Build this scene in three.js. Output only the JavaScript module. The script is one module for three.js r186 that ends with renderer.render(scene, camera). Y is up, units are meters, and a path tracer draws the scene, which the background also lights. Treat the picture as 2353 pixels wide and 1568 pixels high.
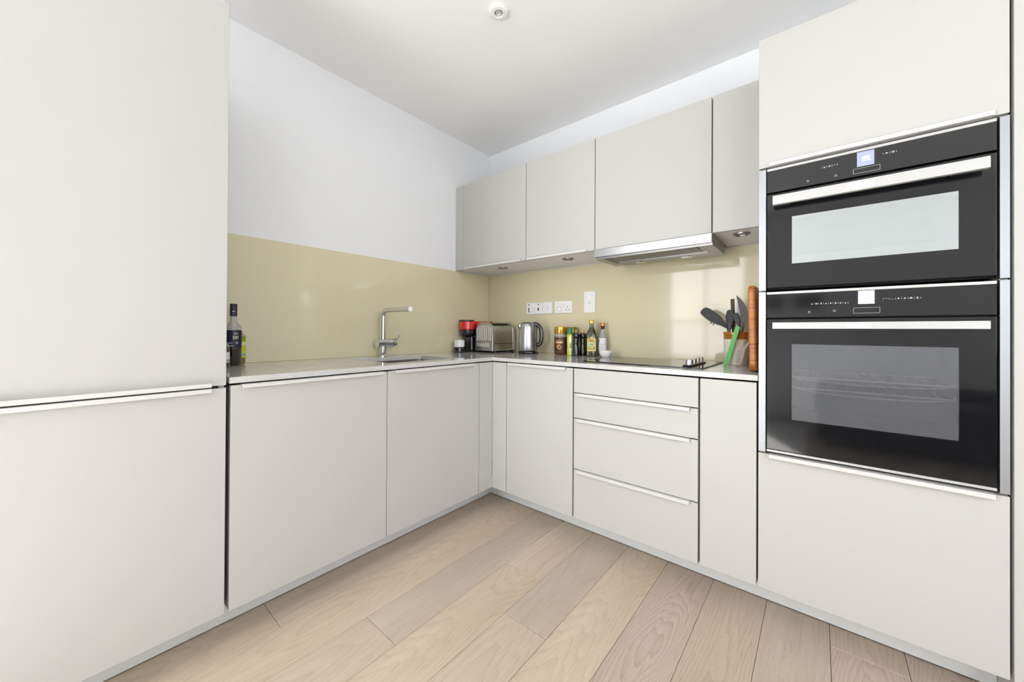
import * as THREE from 'three';
import { RoundedBoxGeometry } from 'three/addons/geometries/RoundedBoxGeometry.js';
import { mergeGeometries, mergeVertices, toCreasedNormals } from 'three/addons/utils/BufferGeometryUtils.js';
import { RectAreaLightUniformsLib } from 'three/addons/lights/RectAreaLightUniformsLib.js';
import { FontLoader } from 'three/addons/loaders/FontLoader.js';
import { TextGeometry } from 'three/addons/geometries/TextGeometry.js';

// ------------------------------------------------------------------ camera, sky, light, exposure
// Metres. Origin: floor under the inner corner of the two kitchen walls. x runs along the hob wall, z along the sink wall.
const scene = new THREE.Scene();
const camera = new THREE.PerspectiveCamera(2 * Math.atan(784 / 850.87) * 180 / Math.PI, 2353 / 1568, 0.05, 60);
camera.position.set(2.134, 1.0692, 2.265);
camera.rotation.set(0.00471, 0.69266, 0.00543, 'YXZ');
camera.setViewOffset(2353, 1568, 0, 28.3, 2353, 1568);
scene.add(camera);

const SKY = new THREE.Color(0.93, 0.97, 1.0);
scene.background = SKY.clone().multiplyScalar(3);

RectAreaLightUniformsLib.init();
function daylight(w, h, x, y, z, tx, ty, tz, nits, color = 0xfdfdff) {
  const l = new THREE.RectAreaLight(color, nits, w, h);
  l.position.set(x, y, z); l.lookAt(tx, ty, tz); scene.add(l);
  return l;
}
const ROOM = { x1: 4.2, z1: 4.4, h: 2.529 };
// daylight falling in through the three glazed openings behind the camera
daylight(1.30, 2.45, 0.69, 1.25, ROOM.z1 + 0.28, 0.69, 1.25, 0, 5.2);
daylight(1.90, 1.60, ROOM.x1 + 0.28, 1.66, 2.2, 0, 1.66, 2.2, 1.8);
daylight(0.60, 2.05, 3.90, 1.46, ROOM.z1 + 0.28, 3.90, 1.46, 0, 4.5);
// sunshine through the tall window onto the floor and rug behind the camera
const sun = new THREE.DirectionalLight(0xfffdf8, 27);
sun.position.set(1.2 - 2.1, 5.4, 3.3 + 4.0); sun.target.position.set(1.2, 0, 3.3);
sun.castShadow = true; sun.shadow.radius = 1; sun.shadow.mapSize.set(2048, 2048);
Object.assign(sun.shadow.camera, { left: -4, right: 4, top: 4, bottom: -4, near: 0.5, far: 16 });
scene.add(sun, sun.target);

const renderer = new THREE.WebGLRenderer({ antialias: true });
renderer.toneMapping = THREE.LinearToneMapping;
renderer.toneMappingExposure = 1.16;
renderer.shadowMap.enabled = true;

// ------------------------------------------------------------------ helpers
let seed = 20240611;
const rnd = () => { seed = (seed * 1664525 + 1013904223) >>> 0; return seed / 4294967296; };
const V = (x, y, z) => new THREE.Vector3(x, y, z);
const used = {};
function numbered(name) {
  const n = used[name] = (used[name] ?? -1) + 1;
  return n ? name + '_' + String(n).padStart(3, '0') : name;
}
function obj(name, geo, mat, parent = scene, label) {
  const list = (Array.isArray(geo) ? geo : [geo]).map(g => g.index ? g.toNonIndexed() : g);
  const g = list.length > 1 ? mergeGeometries(list.map(a => {
    const b = new THREE.BufferGeometry();
    for (const k of ['position', 'normal', 'uv']) b.setAttribute(k, a.getAttribute(k));
    return b;
  })) : list[0];
  const m = new THREE.Mesh(g, mat);
  m.name = parent === scene ? numbered(name) : name;
  m.castShadow = m.receiveShadow = true;
  if (label) m.userData.label = label;
  parent.add(m);
  return m;
}
function tag(o, label, category, group) {
  o.userData.label = label; o.userData.category = category;
  if (group) o.userData.group = group;
  return o;
}
function thing(name, label, category, pos = [0, 0, 0], turn = 0, group) {
  const o = new THREE.Group(); o.name = numbered(name);
  o.position.set(...pos); o.rotation.y = turn; scene.add(o);
  return tag(o, label, category, group);
}
function structure(o, label, category) {
  o.userData.kind = 'structure'; if (label) o.userData.label = label; if (category) o.userData.category = category;
  return o;
}
function box(x0, x1, y0, y1, z0, z1) {
  const g = new THREE.BoxGeometry(x1 - x0, y1 - y0, z1 - z0);
  g.translate((x0 + x1) / 2, (y0 + y1) / 2, (z0 + z1) / 2);
  return g;
}
function rbox(x0, x1, y0, y1, z0, z1, r = 0.0015, seg = 2) {
  const g = new RoundedBoxGeometry(x1 - x0, y1 - y0, z1 - z0, seg, r);
  g.translate((x0 + x1) / 2, (y0 + y1) / 2, (z0 + z1) / 2);
  return g;
}
function lathe(pts, seg = 48, x = 0, y = 0, z = 0, crease = 0.6) {
  let g = new THREE.LatheGeometry(pts.map(p => new THREE.Vector2(Math.max(p[0], 0.00001), p[1])), seg);
  g = toCreasedNormals(g, crease);
  g.translate(x, y, z);
  return g;
}
function cyl(r0, r1, h, x, y, z, seg = 32, axis = 'y') {   // centre at x,y,z
  const g = new THREE.CylinderGeometry(r1, r0, h, seg);
  if (axis === 'x') g.rotateZ(-Math.PI / 2);
  if (axis === 'z') g.rotateX(Math.PI / 2);
  g.translate(x, y, z);
  return g;
}
function tube(pts, r, seg = 40, rad = 12, closed = false) {
  const c = new THREE.CatmullRomCurve3(pts, closed, 'centripetal');
  return new THREE.TubeGeometry(c, seg, r, rad, closed);
}
function bar(a, b, r, rad = 10) {
  return new THREE.TubeGeometry(new THREE.LineCurve3(a, b), 1, r, rad);
}
function extrude(shape, depth, bevel = 0, curve = 12, bseg = 2) {
  return new THREE.ExtrudeGeometry(shape, { depth: depth - 2 * bevel, bevelEnabled: bevel > 0, bevelThickness: bevel, bevelSize: bevel, bevelOffset: -bevel, bevelSegments: bseg, curveSegments: curve });
}
function rrect(x0, x1, y0, y1, r, path = new THREE.Shape()) {
  path.moveTo(x0 + r, y0); path.lineTo(x1 - r, y0); path.quadraticCurveTo(x1, y0, x1, y0 + r);
  path.lineTo(x1, y1 - r); path.quadraticCurveTo(x1, y1, x1 - r, y1);
  path.lineTo(x0 + r, y1); path.quadraticCurveTo(x0, y1, x0, y1 - r);
  path.lineTo(x0, y0 + r); path.quadraticCurveTo(x0, y0, x0 + r, y0);
  return path;
}
function label3d(r, y0, y1, centre, half, x = 0, z = 0) {     // curved paper label
  const g = new THREE.CylinderGeometry(r, r, y1 - y0, 24, 1, true, centre - half, 2 * half);
  g.translate(x, (y0 + y1) / 2, z);
  return g;
}
function canvasTexture(w, h, draw, srgb = true) {
  const c = document.createElement('canvas'); c.width = w; c.height = h;
  draw(c.getContext('2d'), w, h);
  const t = new THREE.CanvasTexture(c);
  if (srgb) t.colorSpace = THREE.SRGBColorSpace;
  t.magFilter = THREE.LinearFilter; t.anisotropy = 8;
  return t;
}
// value noise
const perm = new Uint8Array(512); { const p = [...Array(256).keys()]; for (let i = 255; i > 0; i--) { const j = Math.floor(rnd() * (i + 1)); [p[i], p[j]] = [p[j], p[i]]; } for (let i = 0; i < 512; i++) perm[i] = p[i & 255]; }
function vn(x, y) {
  const xi = Math.floor(x), yi = Math.floor(y), fx = x - xi, fy = y - yi;
  const u = fx * fx * (3 - 2 * fx), v = fy * fy * (3 - 2 * fy);
  const h = (a, b) => perm[(perm[a & 255] + b) & 255] / 255;
  return (h(xi, yi) * (1 - u) + h(xi + 1, yi) * u) * (1 - v) + (h(xi, yi + 1) * (1 - u) + h(xi + 1, yi + 1) * u) * v;
}
const fbm = (x, y, o = 3) => { let s = 0, a = 0.5, t = 0; for (let i = 0; i < o; i++) { s += a * vn(x, y); t += a; a /= 2; x = x * 2 + 17.3; y = y * 2 + 9.1; } return s / t; };
function dataTexture(w, h, f, srgb = true) {
  const d = new Uint8Array(w * h * 4);
  for (let j = 0; j < h; j++) for (let i = 0; i < w; i++) { const c = f(i, j), k = (j * w + i) * 4; d[k] = c[0]; d[k + 1] = c[1]; d[k + 2] = c[2]; d[k + 3] = 255; }
  const t = new THREE.DataTexture(d, w, h); t.magFilter = THREE.LinearFilter; t.minFilter = THREE.LinearMipmapLinearFilter; t.generateMipmaps = true;
  if (srgb) t.colorSpace = THREE.SRGBColorSpace;
  t.wrapS = t.wrapT = THREE.RepeatWrapping; t.needsUpdate = true;
  return t;
}
const std = (o) => new THREE.MeshStandardMaterial(o);
const phy = (o) => new THREE.MeshPhysicalMaterial(o);
const C = (r, g, b) => new THREE.Color().setRGB(r / 255, g / 255, b / 255, THREE.SRGBColorSpace);

// ------------------------------------------------------------------ materials
const M = {
  paint: std({ color: C(236, 237, 239), roughness: 0.85 }),
  ceiling: std({ color: C(250, 250, 250), roughness: 0.9 }),
  cabinet: std({ color: C(193, 192, 188), roughness: 0.5 }),
  carcass: std({ color: C(150, 149, 146), roughness: 0.6 }),
  under: std({ color: C(236, 236, 238), roughness: 0.55 }),
  lip: std({ color: C(212, 211, 209), roughness: 0.4 }),
  plinth: std({ color: C(214, 216, 215), roughness: 0.5 }),
  seal: std({ color: C(40, 36, 30), roughness: 0.8 }),
  splash: phy({ color: C(219, 210, 178), roughness: 0.07, ior: 1.5 }),
  steel: std({ color: C(198, 198, 199), metalness: 1, roughness: 0.28 }),
  brushed: std({ color: C(186, 187, 189), metalness: 1, roughness: 0.32 }),
  trim: std({ color: C(172, 175, 179), metalness: 1, roughness: 0.42 }),
  hood: std({ color: C(150, 149, 147), metalness: 1, roughness: 0.36 }),
  chrome: std({ color: C(214, 214, 216), metalness: 1, roughness: 0.1 }),
  aluminium: std({ color: C(196, 196, 194), metalness: 0.35, roughness: 0.4 }),
  blackGlass: phy({ color: C(22, 22, 24), roughness: 0.06, ior: 1.52 }),
  black: std({ color: C(14, 14, 14), roughness: 0.35 }),
  blackMatt: std({ color: C(10, 10, 10), roughness: 0.8 }),
  grate: std({ color: C(150, 150, 148), metalness: 0.7, roughness: 0.4 }),
  white: std({ color: C(242, 242, 242), roughness: 0.35 }),
  porcelain: phy({ color: C(240, 240, 240), roughness: 0.15, clearcoat: 0.6, clearcoatRoughness: 0.08 }),
  clearGlass: phy({ color: C(226, 228, 226), transmission: 0.72, thickness: 0, roughness: 0.06, ior: 1.6 }),
  pane: phy({ color: 0xffffff, transmission: 1, thickness: 0, roughness: 0, ior: 1.5 }),
  red: phy({ color: C(222, 14, 18), roughness: 0.25, clearcoat: 0.7, clearcoatRoughness: 0.1 }),
  blackGloss: phy({ color: C(14, 14, 15), roughness: 0.2, clearcoat: 0.8, clearcoatRoughness: 0.08 }),
  darkGrey: std({ color: C(70, 72, 73), roughness: 0.45 }),
  midGrey: std({ color: C(92, 94, 94), roughness: 0.5 }),
  green: std({ color: C(104, 208, 110), roughness: 0.4 }),
  gold: std({ color: C(216, 170, 80), metalness: 0.85, roughness: 0.25 }),
  copper: std({ color: C(214, 140, 80), metalness: 0.7, roughness: 0.3 }),
};
// speckled quartz worktop
{
  const t = dataTexture(512, 512, (i, j) => {
    const n = (rnd() - 0.5) * 9 + (fbm(i / 40, j / 40, 3) - 0.5) * 7;
    return [203 + n, 202 + n, 200 + n];
  });
  t.repeat.set(4, 4);
  M.worktop = phy({ map: t, roughness: 0.03, ior: 1.5 });
}
// oak planks: growth rings of a sawn board + open pores running along the grain
const oakMaterials = [];
{
  const W = 256, H = 2048, LEN = 2.4, WID = 0.19;
  const kinds = [
    { cath: 0.15, base: [204, 187, 167], dark: 13, ring: 0.011 },
    { cath: 0.75, base: [193, 175, 159], dark: 26, ring: 0.0065 },
    { cath: 0.35, base: [206, 188, 166], dark: 14, ring: 0.010 },
    { cath: 0.05, base: [198, 182, 165], dark: 9, ring: 0.016 },
    { cath: 0.55, base: [200, 182, 163], dark: 18, ring: 0.0075 },
  ];
  kinds.forEach((k, n) => {
    const o = n * 37.7;
    const rows = [];
    for (let j = 0; j < H; j++) {
      const y = j / H * LEN;
      rows.push([WID * (0.5 + (fbm(o, y * 0.9, 2) - 0.5) * 0.7), 0.004 + 0.10 * Math.pow(fbm(o + 50, y * 1.3, 2), 1.4) + (1 - k.cath) * 0.12, y]);
    }
    const t = dataTexture(W, H, (i, j) => {
      const x = i / W * WID, [cx, depth, y] = rows[j];
      const wob = (fbm(x * 22 + o, y * 2.6, 3) - 0.5) * 0.05;
      const r = Math.hypot((x - cx) * 1.0 + wob * 0.6, depth + wob * 0.4);
      const q = r / k.ring, f = q - Math.floor(q);
      const late = Math.pow(f, 3) * (0.5 + 0.5 * fbm(x * 30, y * 5 + o, 2));
      const pore = Math.pow(vn(x * 1100 + o, y * 42 + o), 5) * 1.1 + Math.pow(vn(x * 520 + 9, y * 17 + o), 4) * 0.7;
      const tone = (fbm(x * 9 + o, y * 1.4 + 3, 3) - 0.5) * 22;
      const d = tone - k.dark * late - 17 * pore - 1;
      return [Math.max(0, k.base[0] + d), Math.max(0, k.base[1] + d * 1.03), Math.max(0, k.base[2] + d * 1.05)];
    });
    oakMaterials.push(std({ map: t, roughness: 0.52 }));
  });
}

// ------------------------------------------------------------------ the room
const F = 0.6, WT = 0.905, WB = 0.884, DB = 0.113, PL = 0.474, WUB = 1.5225, WUT = 2.153, DW = 0.371, TT = 2.167;
const X1 = 0.713, X2 = 1.163, X3 = 1.754, X4 = 1.957, X5 = 2.5413, Z1 = 0.714, Z2 = 1.3147, Z3 = 1.9162, Z4 = 2.516;
const T = 0.2;
function wallWithHoles(w, h, holes, thick) {
  const s = new THREE.Shape(); s.moveTo(0, 0); s.lineTo(w, 0); s.lineTo(w, h); s.lineTo(0, h); s.lineTo(0, 0);
  for (const [a0, a1, b0, b1] of holes) { const p = new THREE.Path(); p.moveTo(a0, b0); p.lineTo(a0, b1); p.lineTo(a1, b1); p.lineTo(a1, b0); p.lineTo(a0, b0); s.holes.push(p); }
  return new THREE.ExtrudeGeometry(s, { depth: thick, bevelEnabled: false });
}
structure(obj('wall_left', box(-T, 0, -0.05, ROOM.h + 0.1, -T, ROOM.z1 + T), M.paint), 'white painted wall behind the sink run', 'wall');
structure(obj('wall_back', box(0, ROOM.x1, -0.05, ROOM.h + 0.1, -T, 0), M.paint), 'white painted wall behind the hob and wall cabinets', 'wall');
const OPEN_FRONT = [[0.10, 1.28, 0.06, 2.42], [3.64, 4.15, 0.50, 2.42]];
{
  const g = wallWithHoles(ROOM.x1, ROOM.h + 0.1, OPEN_FRONT, T); g.translate(0, 0, ROOM.z1);
  structure(obj('wall_front', g, M.paint), 'white wall with glazing opposite the hob wall', 'wall');
}
const OPEN_RIGHT = [[1.30, 3.10, 0.90, 2.42]];
{
  const g = wallWithHoles(ROOM.z1 + 2 * T, ROOM.h + 0.1, OPEN_RIGHT.map(([a, b, c, d]) => [ROOM.z1 + T - b, ROOM.z1 + T - a, c, d]), T);
  g.rotateY(Math.PI / 2); g.translate(ROOM.x1, 0, ROOM.z1 + T);
  structure(obj('wall_right', g, M.paint), 'white wall with a window opposite the sink wall', 'wall');
}
structure(obj('ceiling', box(0, ROOM.x1, ROOM.h, ROOM.h + 0.1, 0, ROOM.z1), M.ceiling), 'plain white ceiling', 'ceiling');

function glazing(n, axis, a0, a1, y0, y1, cols, rows) {     // a glazed opening: frame, bars and panes
  const o = new THREE.Group(); o.name = 'window_' + n; scene.add(o);
  structure(o, ['tall white glazed window opposite the hob', 'narrower window beyond the charcoal sofa', 'wide window opposite the sink wall'][n - 1], 'window');
  const base = axis === 'z' ? ROOM.z1 : ROOM.x1, d0 = base + 0.08, d1 = base + 0.13;
  const b = (p0, p1, q0, q1, e0 = d0, e1 = d1) => axis === 'z' ? rbox(p0, p1, q0, q1, e0, e1, 0.003) : rbox(e0, e1, q0, q1, p0, p1, 0.003);
  const fr = 0.05;
  obj('frame', [b(a0, a0 + fr, y0, y1), b(a1 - fr, a1, y0, y1), b(a0 + fr, a1 - fr, y0, y0 + fr), b(a0 + fr, a1 - fr, y1 - fr, y1)], M.white, o);
  const iw = (a1 - a0 - 2 * fr), ih = (y1 - y0 - 2 * fr);
  for (let i = 1; i < cols; i++) { const c = a0 + fr + iw * i / cols; obj('glazing_bar', b(c - 0.02, c + 0.02, y0 + fr, y1 - fr), M.white, o); }
  for (let j = 1; j < rows; j++) { const c = y0 + fr + ih * j / rows; for (let i = 0; i < cols; i++) obj('glazing_bar', b(a0 + fr + iw * i / cols + (i ? 0.02 : 0), a0 + fr + iw * (i + 1) / cols - (i < cols - 1 ? 0.02 : 0), c - 0.02, c + 0.02), M.white, o); }
  for (let i = 0; i < cols; i++) for (let j = 0; j < rows; j++) {
    const g = new THREE.PlaneGeometry(iw / cols, ih / rows);
    if (axis === 'x') g.rotateY(-Math.PI / 2);
    const ca = a0 + fr + iw * (i + 0.5) / cols, cy = y0 + fr + ih * (j + 0.5) / rows, cd = (d0 + d1) / 2;
    g.translate(axis === 'z' ? ca : cd, cy, axis === 'z' ? cd : ca);
    obj('pane', g, M.pane, o);
  }
}
glazing(1, 'z', 0.10, 1.28, 0.06, 2.42, 2, 2);
glazing(2, 'z', 3.64, 4.15, 0.50, 2.42, 1, 1);
glazing(3, 'x', 1.30, 3.10, 0.90, 2.42, 2, 1);

// oak floor: every board its own mesh, running along z, chamfered edges
{
  const fl = new THREE.Group(); fl.name = 'floor'; scene.add(fl);
  structure(fl, 'pale greyed oak plank floor', 'floor');
  obj('subfloor', box(0, ROOM.x1, -0.05, -0.008, 0, ROOM.z1), M.seal, fl);
  const gap = 0.0006, ch = 0.0012;
  function plank(x0, x1, z0, z1, mat, off) {
    x0 += gap; x1 -= gap; z0 += gap; z1 -= gap;
    const P = [], U = [], add = (a, b, c, d) => { for (const p of [a, b, c, a, c, d]) { P.push(...p); U.push((p[0] - x0) / 0.19, (p[2] - z0 + off) / 2.4); } };
    const t = [[x0 + ch, 0, z0 + ch], [x0 + ch, 0, z1 - ch], [x1 - ch, 0, z1 - ch], [x1 - ch, 0, z0 + ch]];
    const m = [[x0, -ch, z0], [x0, -ch, z1], [x1, -ch, z1], [x1, -ch, z0]], b = m.map(p => [p[0], -0.008, p[2]]);
    add(...t);
    for (let i = 0; i < 4; i++) { const k = (i + 1) % 4; add(t[i], m[i], m[k], t[k]); add(m[i], b[i], b[k], m[k]); }
    const g = new THREE.BufferGeometry();
    g.setAttribute('position', new THREE.Float32BufferAttribute(P, 3)); g.setAttribute('uv', new THREE.Float32BufferAttribute(U, 2)); g.computeVertexNormals();
    obj('plank', g, mat, fl);
  }
  const joints = { '-1': [1.765, 3.3], 0: [2.35, 3.9], 1: [1.543, 3.2], 2: [0.965, 2.6, 4.1], 3: [1.197, 2.9], 4: [2.2, 3.8], 5: [1.75, 3.4], 6: [2.5, 4.0], 7: [1.9, 3.5], 8: [0.594, 2.3, 4.0] };
  const look = { '-1': 0, 0: 2, 1: 3, 2: 0, 3: 3, 4: 2, 5: 1, 6: 4, 7: 3, 8: 4 };
  for (let k = -1; k < 19; k++) {
    const x0 = Math.max(0.651 + 0.1891 * k, PL - 0.02), x1 = Math.min(0.651 + 0.1891 * (k + 1), ROOM.x1);
    const cuts = [x0 > X5 - 0.03 ? 0.002 : PL - 0.02, ...(joints[k] ?? [1.0 + rnd() * 0.9, 2.6 + rnd() * 0.9]), ROOM.z1];
    for (let i = 0; i + 1 < cuts.length; i++) {
      const kind = k in look ? (look[k] + i * 2) % 5 : Math.floor(rnd() * 5);
      plank(x0, x1, cuts[i], cuts[i + 1], oakMaterials[kind], rnd() * Math.max(0.01, 2.38 - (cuts[i + 1] - cuts[i])));
    }
  }
}

// ------------------------------------------------------------------ fitted kitchen
// run 'A' stands on the sink wall (fronts face +x), run 'B' on the hob wall (fronts face +z); a runs along the wall, d away from it
const rb = (run, a0, a1, y0, y1, d0, d1, r) => run === 'B' ? rbox(a0, a1, y0, y1, d0, d1, r) : rbox(d0, d1, y0, y1, a0, a1, r);
const bb = (run, a0, a1, y0, y1, d0, d1) => run === 'B' ? box(a0, a1, y0, y1, d0, d1) : box(d0, d1, y0, y1, a0, a1);
function front(parent, run, name, a0, a1, y0, y1, d = F, lip, lipMargin = [0.03, 0.03]) {
  const p = obj(name, rb(run, a0, a1, y0, y1, d - 0.019, d, 0.0012), M.cabinet, parent);
  if (lip) {
    const [m0, m1] = lipMargin, e = lip === 'top' ? y1 : y0, s = lip === 'top' ? 1 : -1;
    const lo = Math.min(e - s * 0.011, e + s * 0.0015), hi = Math.max(e - s * 0.011, e + s * 0.0015);
    const plate = [Math.min(e + s * 0.0004, e + s * 0.0022), Math.max(e + s * 0.0004, e + s * 0.0022)];
    obj('handle', [rb(run, a0 + m0, a1 - m1, lo, hi, d + 0.012, d + 0.0155, 0.001), bb(run, a0 + m0, a1 - m1, ...plate, d - 0.017, d + 0.0145)], M.lip, p, 'slim white lip handle along the edge of the front');
  }
  return p;
}
function carcass(parent, run, a0, a1, y0, y1, d1, d0 = 0.012, open = true, mat = M.carcass) {   // side panels, base, back
  const t = 0.016;
  obj('carcass', [bb(run, a0, a0 + t, y0, y1, d0, d1), bb(run, a1 - t, a1, y0, y1, d0, d1), bb(run, a0 + t, a1 - t, y0, y0 + t, d0, d1), bb(run, a0 + t, a1 - t, y0 + t, y1, d0, d0 + 0.008),
    ...(open ? [] : [bb(run, a0 + t, a1 - t, y1 - t, y1, d0 + 0.008, d1)])], mat, parent);
}
const TOP = 0.8765, CD = F - 0.021;
// --- sink run
{
  const u = thing('tall_cabinet', 'tall flat-fronted fridge cabinet at the left edge, split by a dark slot between two handles', 'cabinet');
  carcass(u, 'A', Z3 + 0.004, Z4, DB, TT, CD, 0.012, false, M.cabinet);
  front(u, 'A', 'door', Z3 + 0.003, Z4 - 0.002, 0.8802, TT, F, 'bottom', [0.041, 0.03]);
  front(u, 'A', 'door', Z3 + 0.003, Z4 - 0.002, DB, 0.8713, F, 'top', [0.041, 0.03]);
}
{
  const u = thing('base_cabinet', 'base cabinet with one wide door beside the tall fridge cabinet', 'cabinet');
  carcass(u, 'A', Z2 + 0.001, Z3 - 0.010, DB, 0.870, CD);
  front(u, 'A', 'door', Z2 + 0.0015, Z3 - 0.010, DB, TOP, F, 'top', [0.020, 0.030]);
}
{
  const u = thing('base_cabinet', 'base cabinet with one wide door under the sink', 'cabinet');
  carcass(u, 'A', Z1 + 0.001, Z2 - 0.001, DB, 0.870, CD);
  front(u, 'A', 'door', Z1 + 0.0015, Z2 - 0.0015, DB, TOP, F, 'top', [0.045, 0.033]);
}
{
  const u = thing('corner_filler', 'narrow filler strip of the sink run at the inner corner', 'filler panel');
  obj('panel', rb('A', F, Z1 - 0.002, DB, TOP, F - 0.019, F, 0.0012), M.cabinet, u);
}
// --- hob run
{
  const u = thing('corner_filler', 'narrow filler strip of the hob run at the inner corner', 'filler panel');
  obj('panel', rb('B', F + 0.0005, X1 - 0.002, DB, TOP, F - 0.019, F, 0.0012), M.cabinet, u);
}
{
  const u = thing('base_cabinet', 'base cabinet with one door between the corner and the drawers', 'cabinet');
  carcass(u, 'B', X1 + 0.001, X2 - 0.004, DB, 0.870, CD);
  front(u, 'B', 'door', X1 + 0.0012, X2 - 0.004, DB, TOP, F, 'top', [0.018, 0.038]);
}
{
  const u = thing('drawer_cabinet', 'base cabinet of stacked drawers with white lip handles under the hob', 'cabinet');
  carcass(u, 'B', X2 + 0.001, X3 - 0.001, DB, 0.870, CD);
  front(u, 'B', 'fixed_panel', X2 + 0.004, X3 - 0.004, 0.7545, TOP);
  front(u, 'B', 'drawer', X2 + 0.004, X3 - 0.004, 0.6255, 0.7495, F, 'top', [0.022, 0.030]);
  front(u, 'B', 'drawer', X2 + 0.004, X3 - 0.004, 0.3655, 0.6205, F, 'top', [0.022, 0.030]);
  front(u, 'B', 'drawer', X2 + 0.004, X3 - 0.004, DB, 0.3605, F, 'top', [0.022, 0.030]);
}
{
  const u = thing('base_cabinet', 'narrow base cabinet with a plain handleless door beside the oven tower', 'cabinet');
  carcass(u, 'B', X3 + 0.001, X4 - 0.005, DB, 0.870, CD);
  front(u, 'B', 'door', X3 + 0.004, X4 - 0.005, DB, TOP);
}
{
  const u = thing('oven_tower_cabinet', 'tall cabinet housing the two built-in ovens', 'cabinet');
  const t = 0.016;
  obj('carcass', [box(X4 + 0.001, X4 + t, DB, TT, 0.012, CD), box(X5 - t, X5 - 0.001, DB, TT, 0.012, CD), box(X4 + t, X5 - t, DB, DB + t, 0.012, CD), box(X4 + t, X5 - t, TT - t, TT, 0.012, CD),
    box(X4 + t, X5 - t, 0.6, 0.6 + t, 0.012, CD), box(X4 + t, X5 - t, 1.682, 1.682 + t, 0.012, CD), box(X4 + t, X5 - t, DB + t, TT - t, 0.012, 0.02)], M.cabinet, u);
  front(u, 'B', 'door', X4 + 0.001, X5 - 0.002, 1.6815, TT, F, 'bottom', [0.033, 0.028]);
  front(u, 'B', 'drawer', X4 + 0.001, X5 - 0.002, DB, 0.6165, F, 'top', [0.033, 0.027]);
}
tag(obj('end_panel', rbox(X5 + 0.005, X5 + 0.03, 0, TT, 0.012, F, 0.0012), M.cabinet), 'tall thin end panel right of the oven tower', 'panel');
// --- plinths
{
  const a = thing('plinth', 'low recessed plinth under the sink run', 'plinth');
  obj('board', box(PL - 0.016, PL, 0.004, DB - 0.001, PL, Z4), M.plinth, a);
  obj('seal', box(PL - 0.016, PL - 0.004, 0, 0.004, PL, Z4), M.seal, a);
  const b = thing('plinth', 'low recessed plinth under the hob run and oven tower', 'plinth');
  obj('board', box(PL - 0.016, X5 + 0.004, 0.004, DB - 0.001, PL - 0.016, PL), M.plinth, b);
  obj('seal', box(PL - 0.016, X5 + 0.004, 0, 0.004, PL - 0.016, PL - 0.004), M.seal, b);
}
// --- worktop: one L-shaped slab with the sink cut-out and routed drainer grooves
{
  const WX = F + 0.002, SX0 = 0.150, SX1 = 0.505, SZ0 = 0.80, SZ1 = 1.245;
  const outline = () => { const s = new THREE.Shape(); const e = 0.0062; s.moveTo(e, -e); s.lineTo(X4 - 0.001, -e); s.lineTo(X4 - 0.001, -WX); s.lineTo(WX, -WX); s.lineTo(WX, -(Z3 - 0.006)); s.lineTo(e, -(Z3 - 0.006)); s.lineTo(e, -e); return s; };
  const lay = (s, y0, y1) => { const g = new THREE.ExtrudeGeometry(s, { depth: y1 - y0, bevelEnabled: false, curveSegments: 6 }); g.rotateX(-Math.PI / 2); g.translate(0, y0, 0); return g; };
  const low = outline(), up = outline(), GD = 0.0012;
  low.holes.push(rrect(SX0, SX1, -SZ1, -SZ0, 0.02, new THREE.Path())); up.holes.push(rrect(SX0, SX1, -SZ1, -SZ0, 0.02, new THREE.Path()));
  for (let i = 0; i < 6; i++) { const x = SX0 + 0.025 + i * 0.055; up.holes.push(rrect(x, x + 0.009, -(SZ1 + 0.40), -(SZ1 + 0.005), 0.0044, new THREE.Path())); }
  const o = obj('worktop', [lay(low, WB, WT - GD), lay(up, WT - GD, WT)], M.worktop);
  tag(o, 'pale grey polished stone worktop turning the corner', 'worktop');
  // undermounted steel sink
  const s = thing('sink', 'rectangular stainless steel sink set under the worktop', 'sink');
  const t = 0.002, y0 = 0.70, y1 = WB - 0.0005, g = 0.004;
  const ring = rrect(SX0 - g - 0.02, SX1 + g + 0.02, -SZ1 - g - 0.02, -SZ0 + g + 0.02, 0.03); ring.holes.push(rrect(SX0 - g, SX1 + g, -SZ1 - g, -SZ0 + g, 0.024, new THREE.Path()));
  const bowl = rrect(SX0 - g - t, SX1 + g + t, -SZ1 - g - t, -SZ0 + g + t, 0.026); bowl.holes.push(rrect(SX0 - g, SX1 + g, -SZ1 - g, -SZ0 + g, 0.024, new THREE.Path()));
  obj('bowl', [lay(ring, y1 - 0.002, y1), lay(bowl, y0, y1 - 0.002), lay(rrect(SX0 - g, SX1 + g, -SZ1 - g, -SZ0 + g, 0.024), y0, y0 + 0.002)], M.steel, s);
  obj('drain', lathe([[0, 0.006], [0.03, 0.006], [0.042, 0.004], [0.045, 0.0]], 32, (SX0 + SX1) / 2, y0 + 0.002, (SZ0 + SZ1) / 2), M.chrome, s);
}
// --- splashbacks
tag(obj('splashback', rbox(0.0003, 0.006, WT + 0.0005, WUB - 0.004, 0.0065, Z3 - 0.002, 0.0006), M.splash), 'olive beige glass splashback behind the sink', 'splashback');
tag(obj('splashback', rbox(0.0065, X4 - 0.002, WT + 0.0005, WUB - 0.004, 0.0003, 0.006, 0.0006), M.splash), 'olive beige glass splashback behind the hob and kettle', 'splashback');

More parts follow.
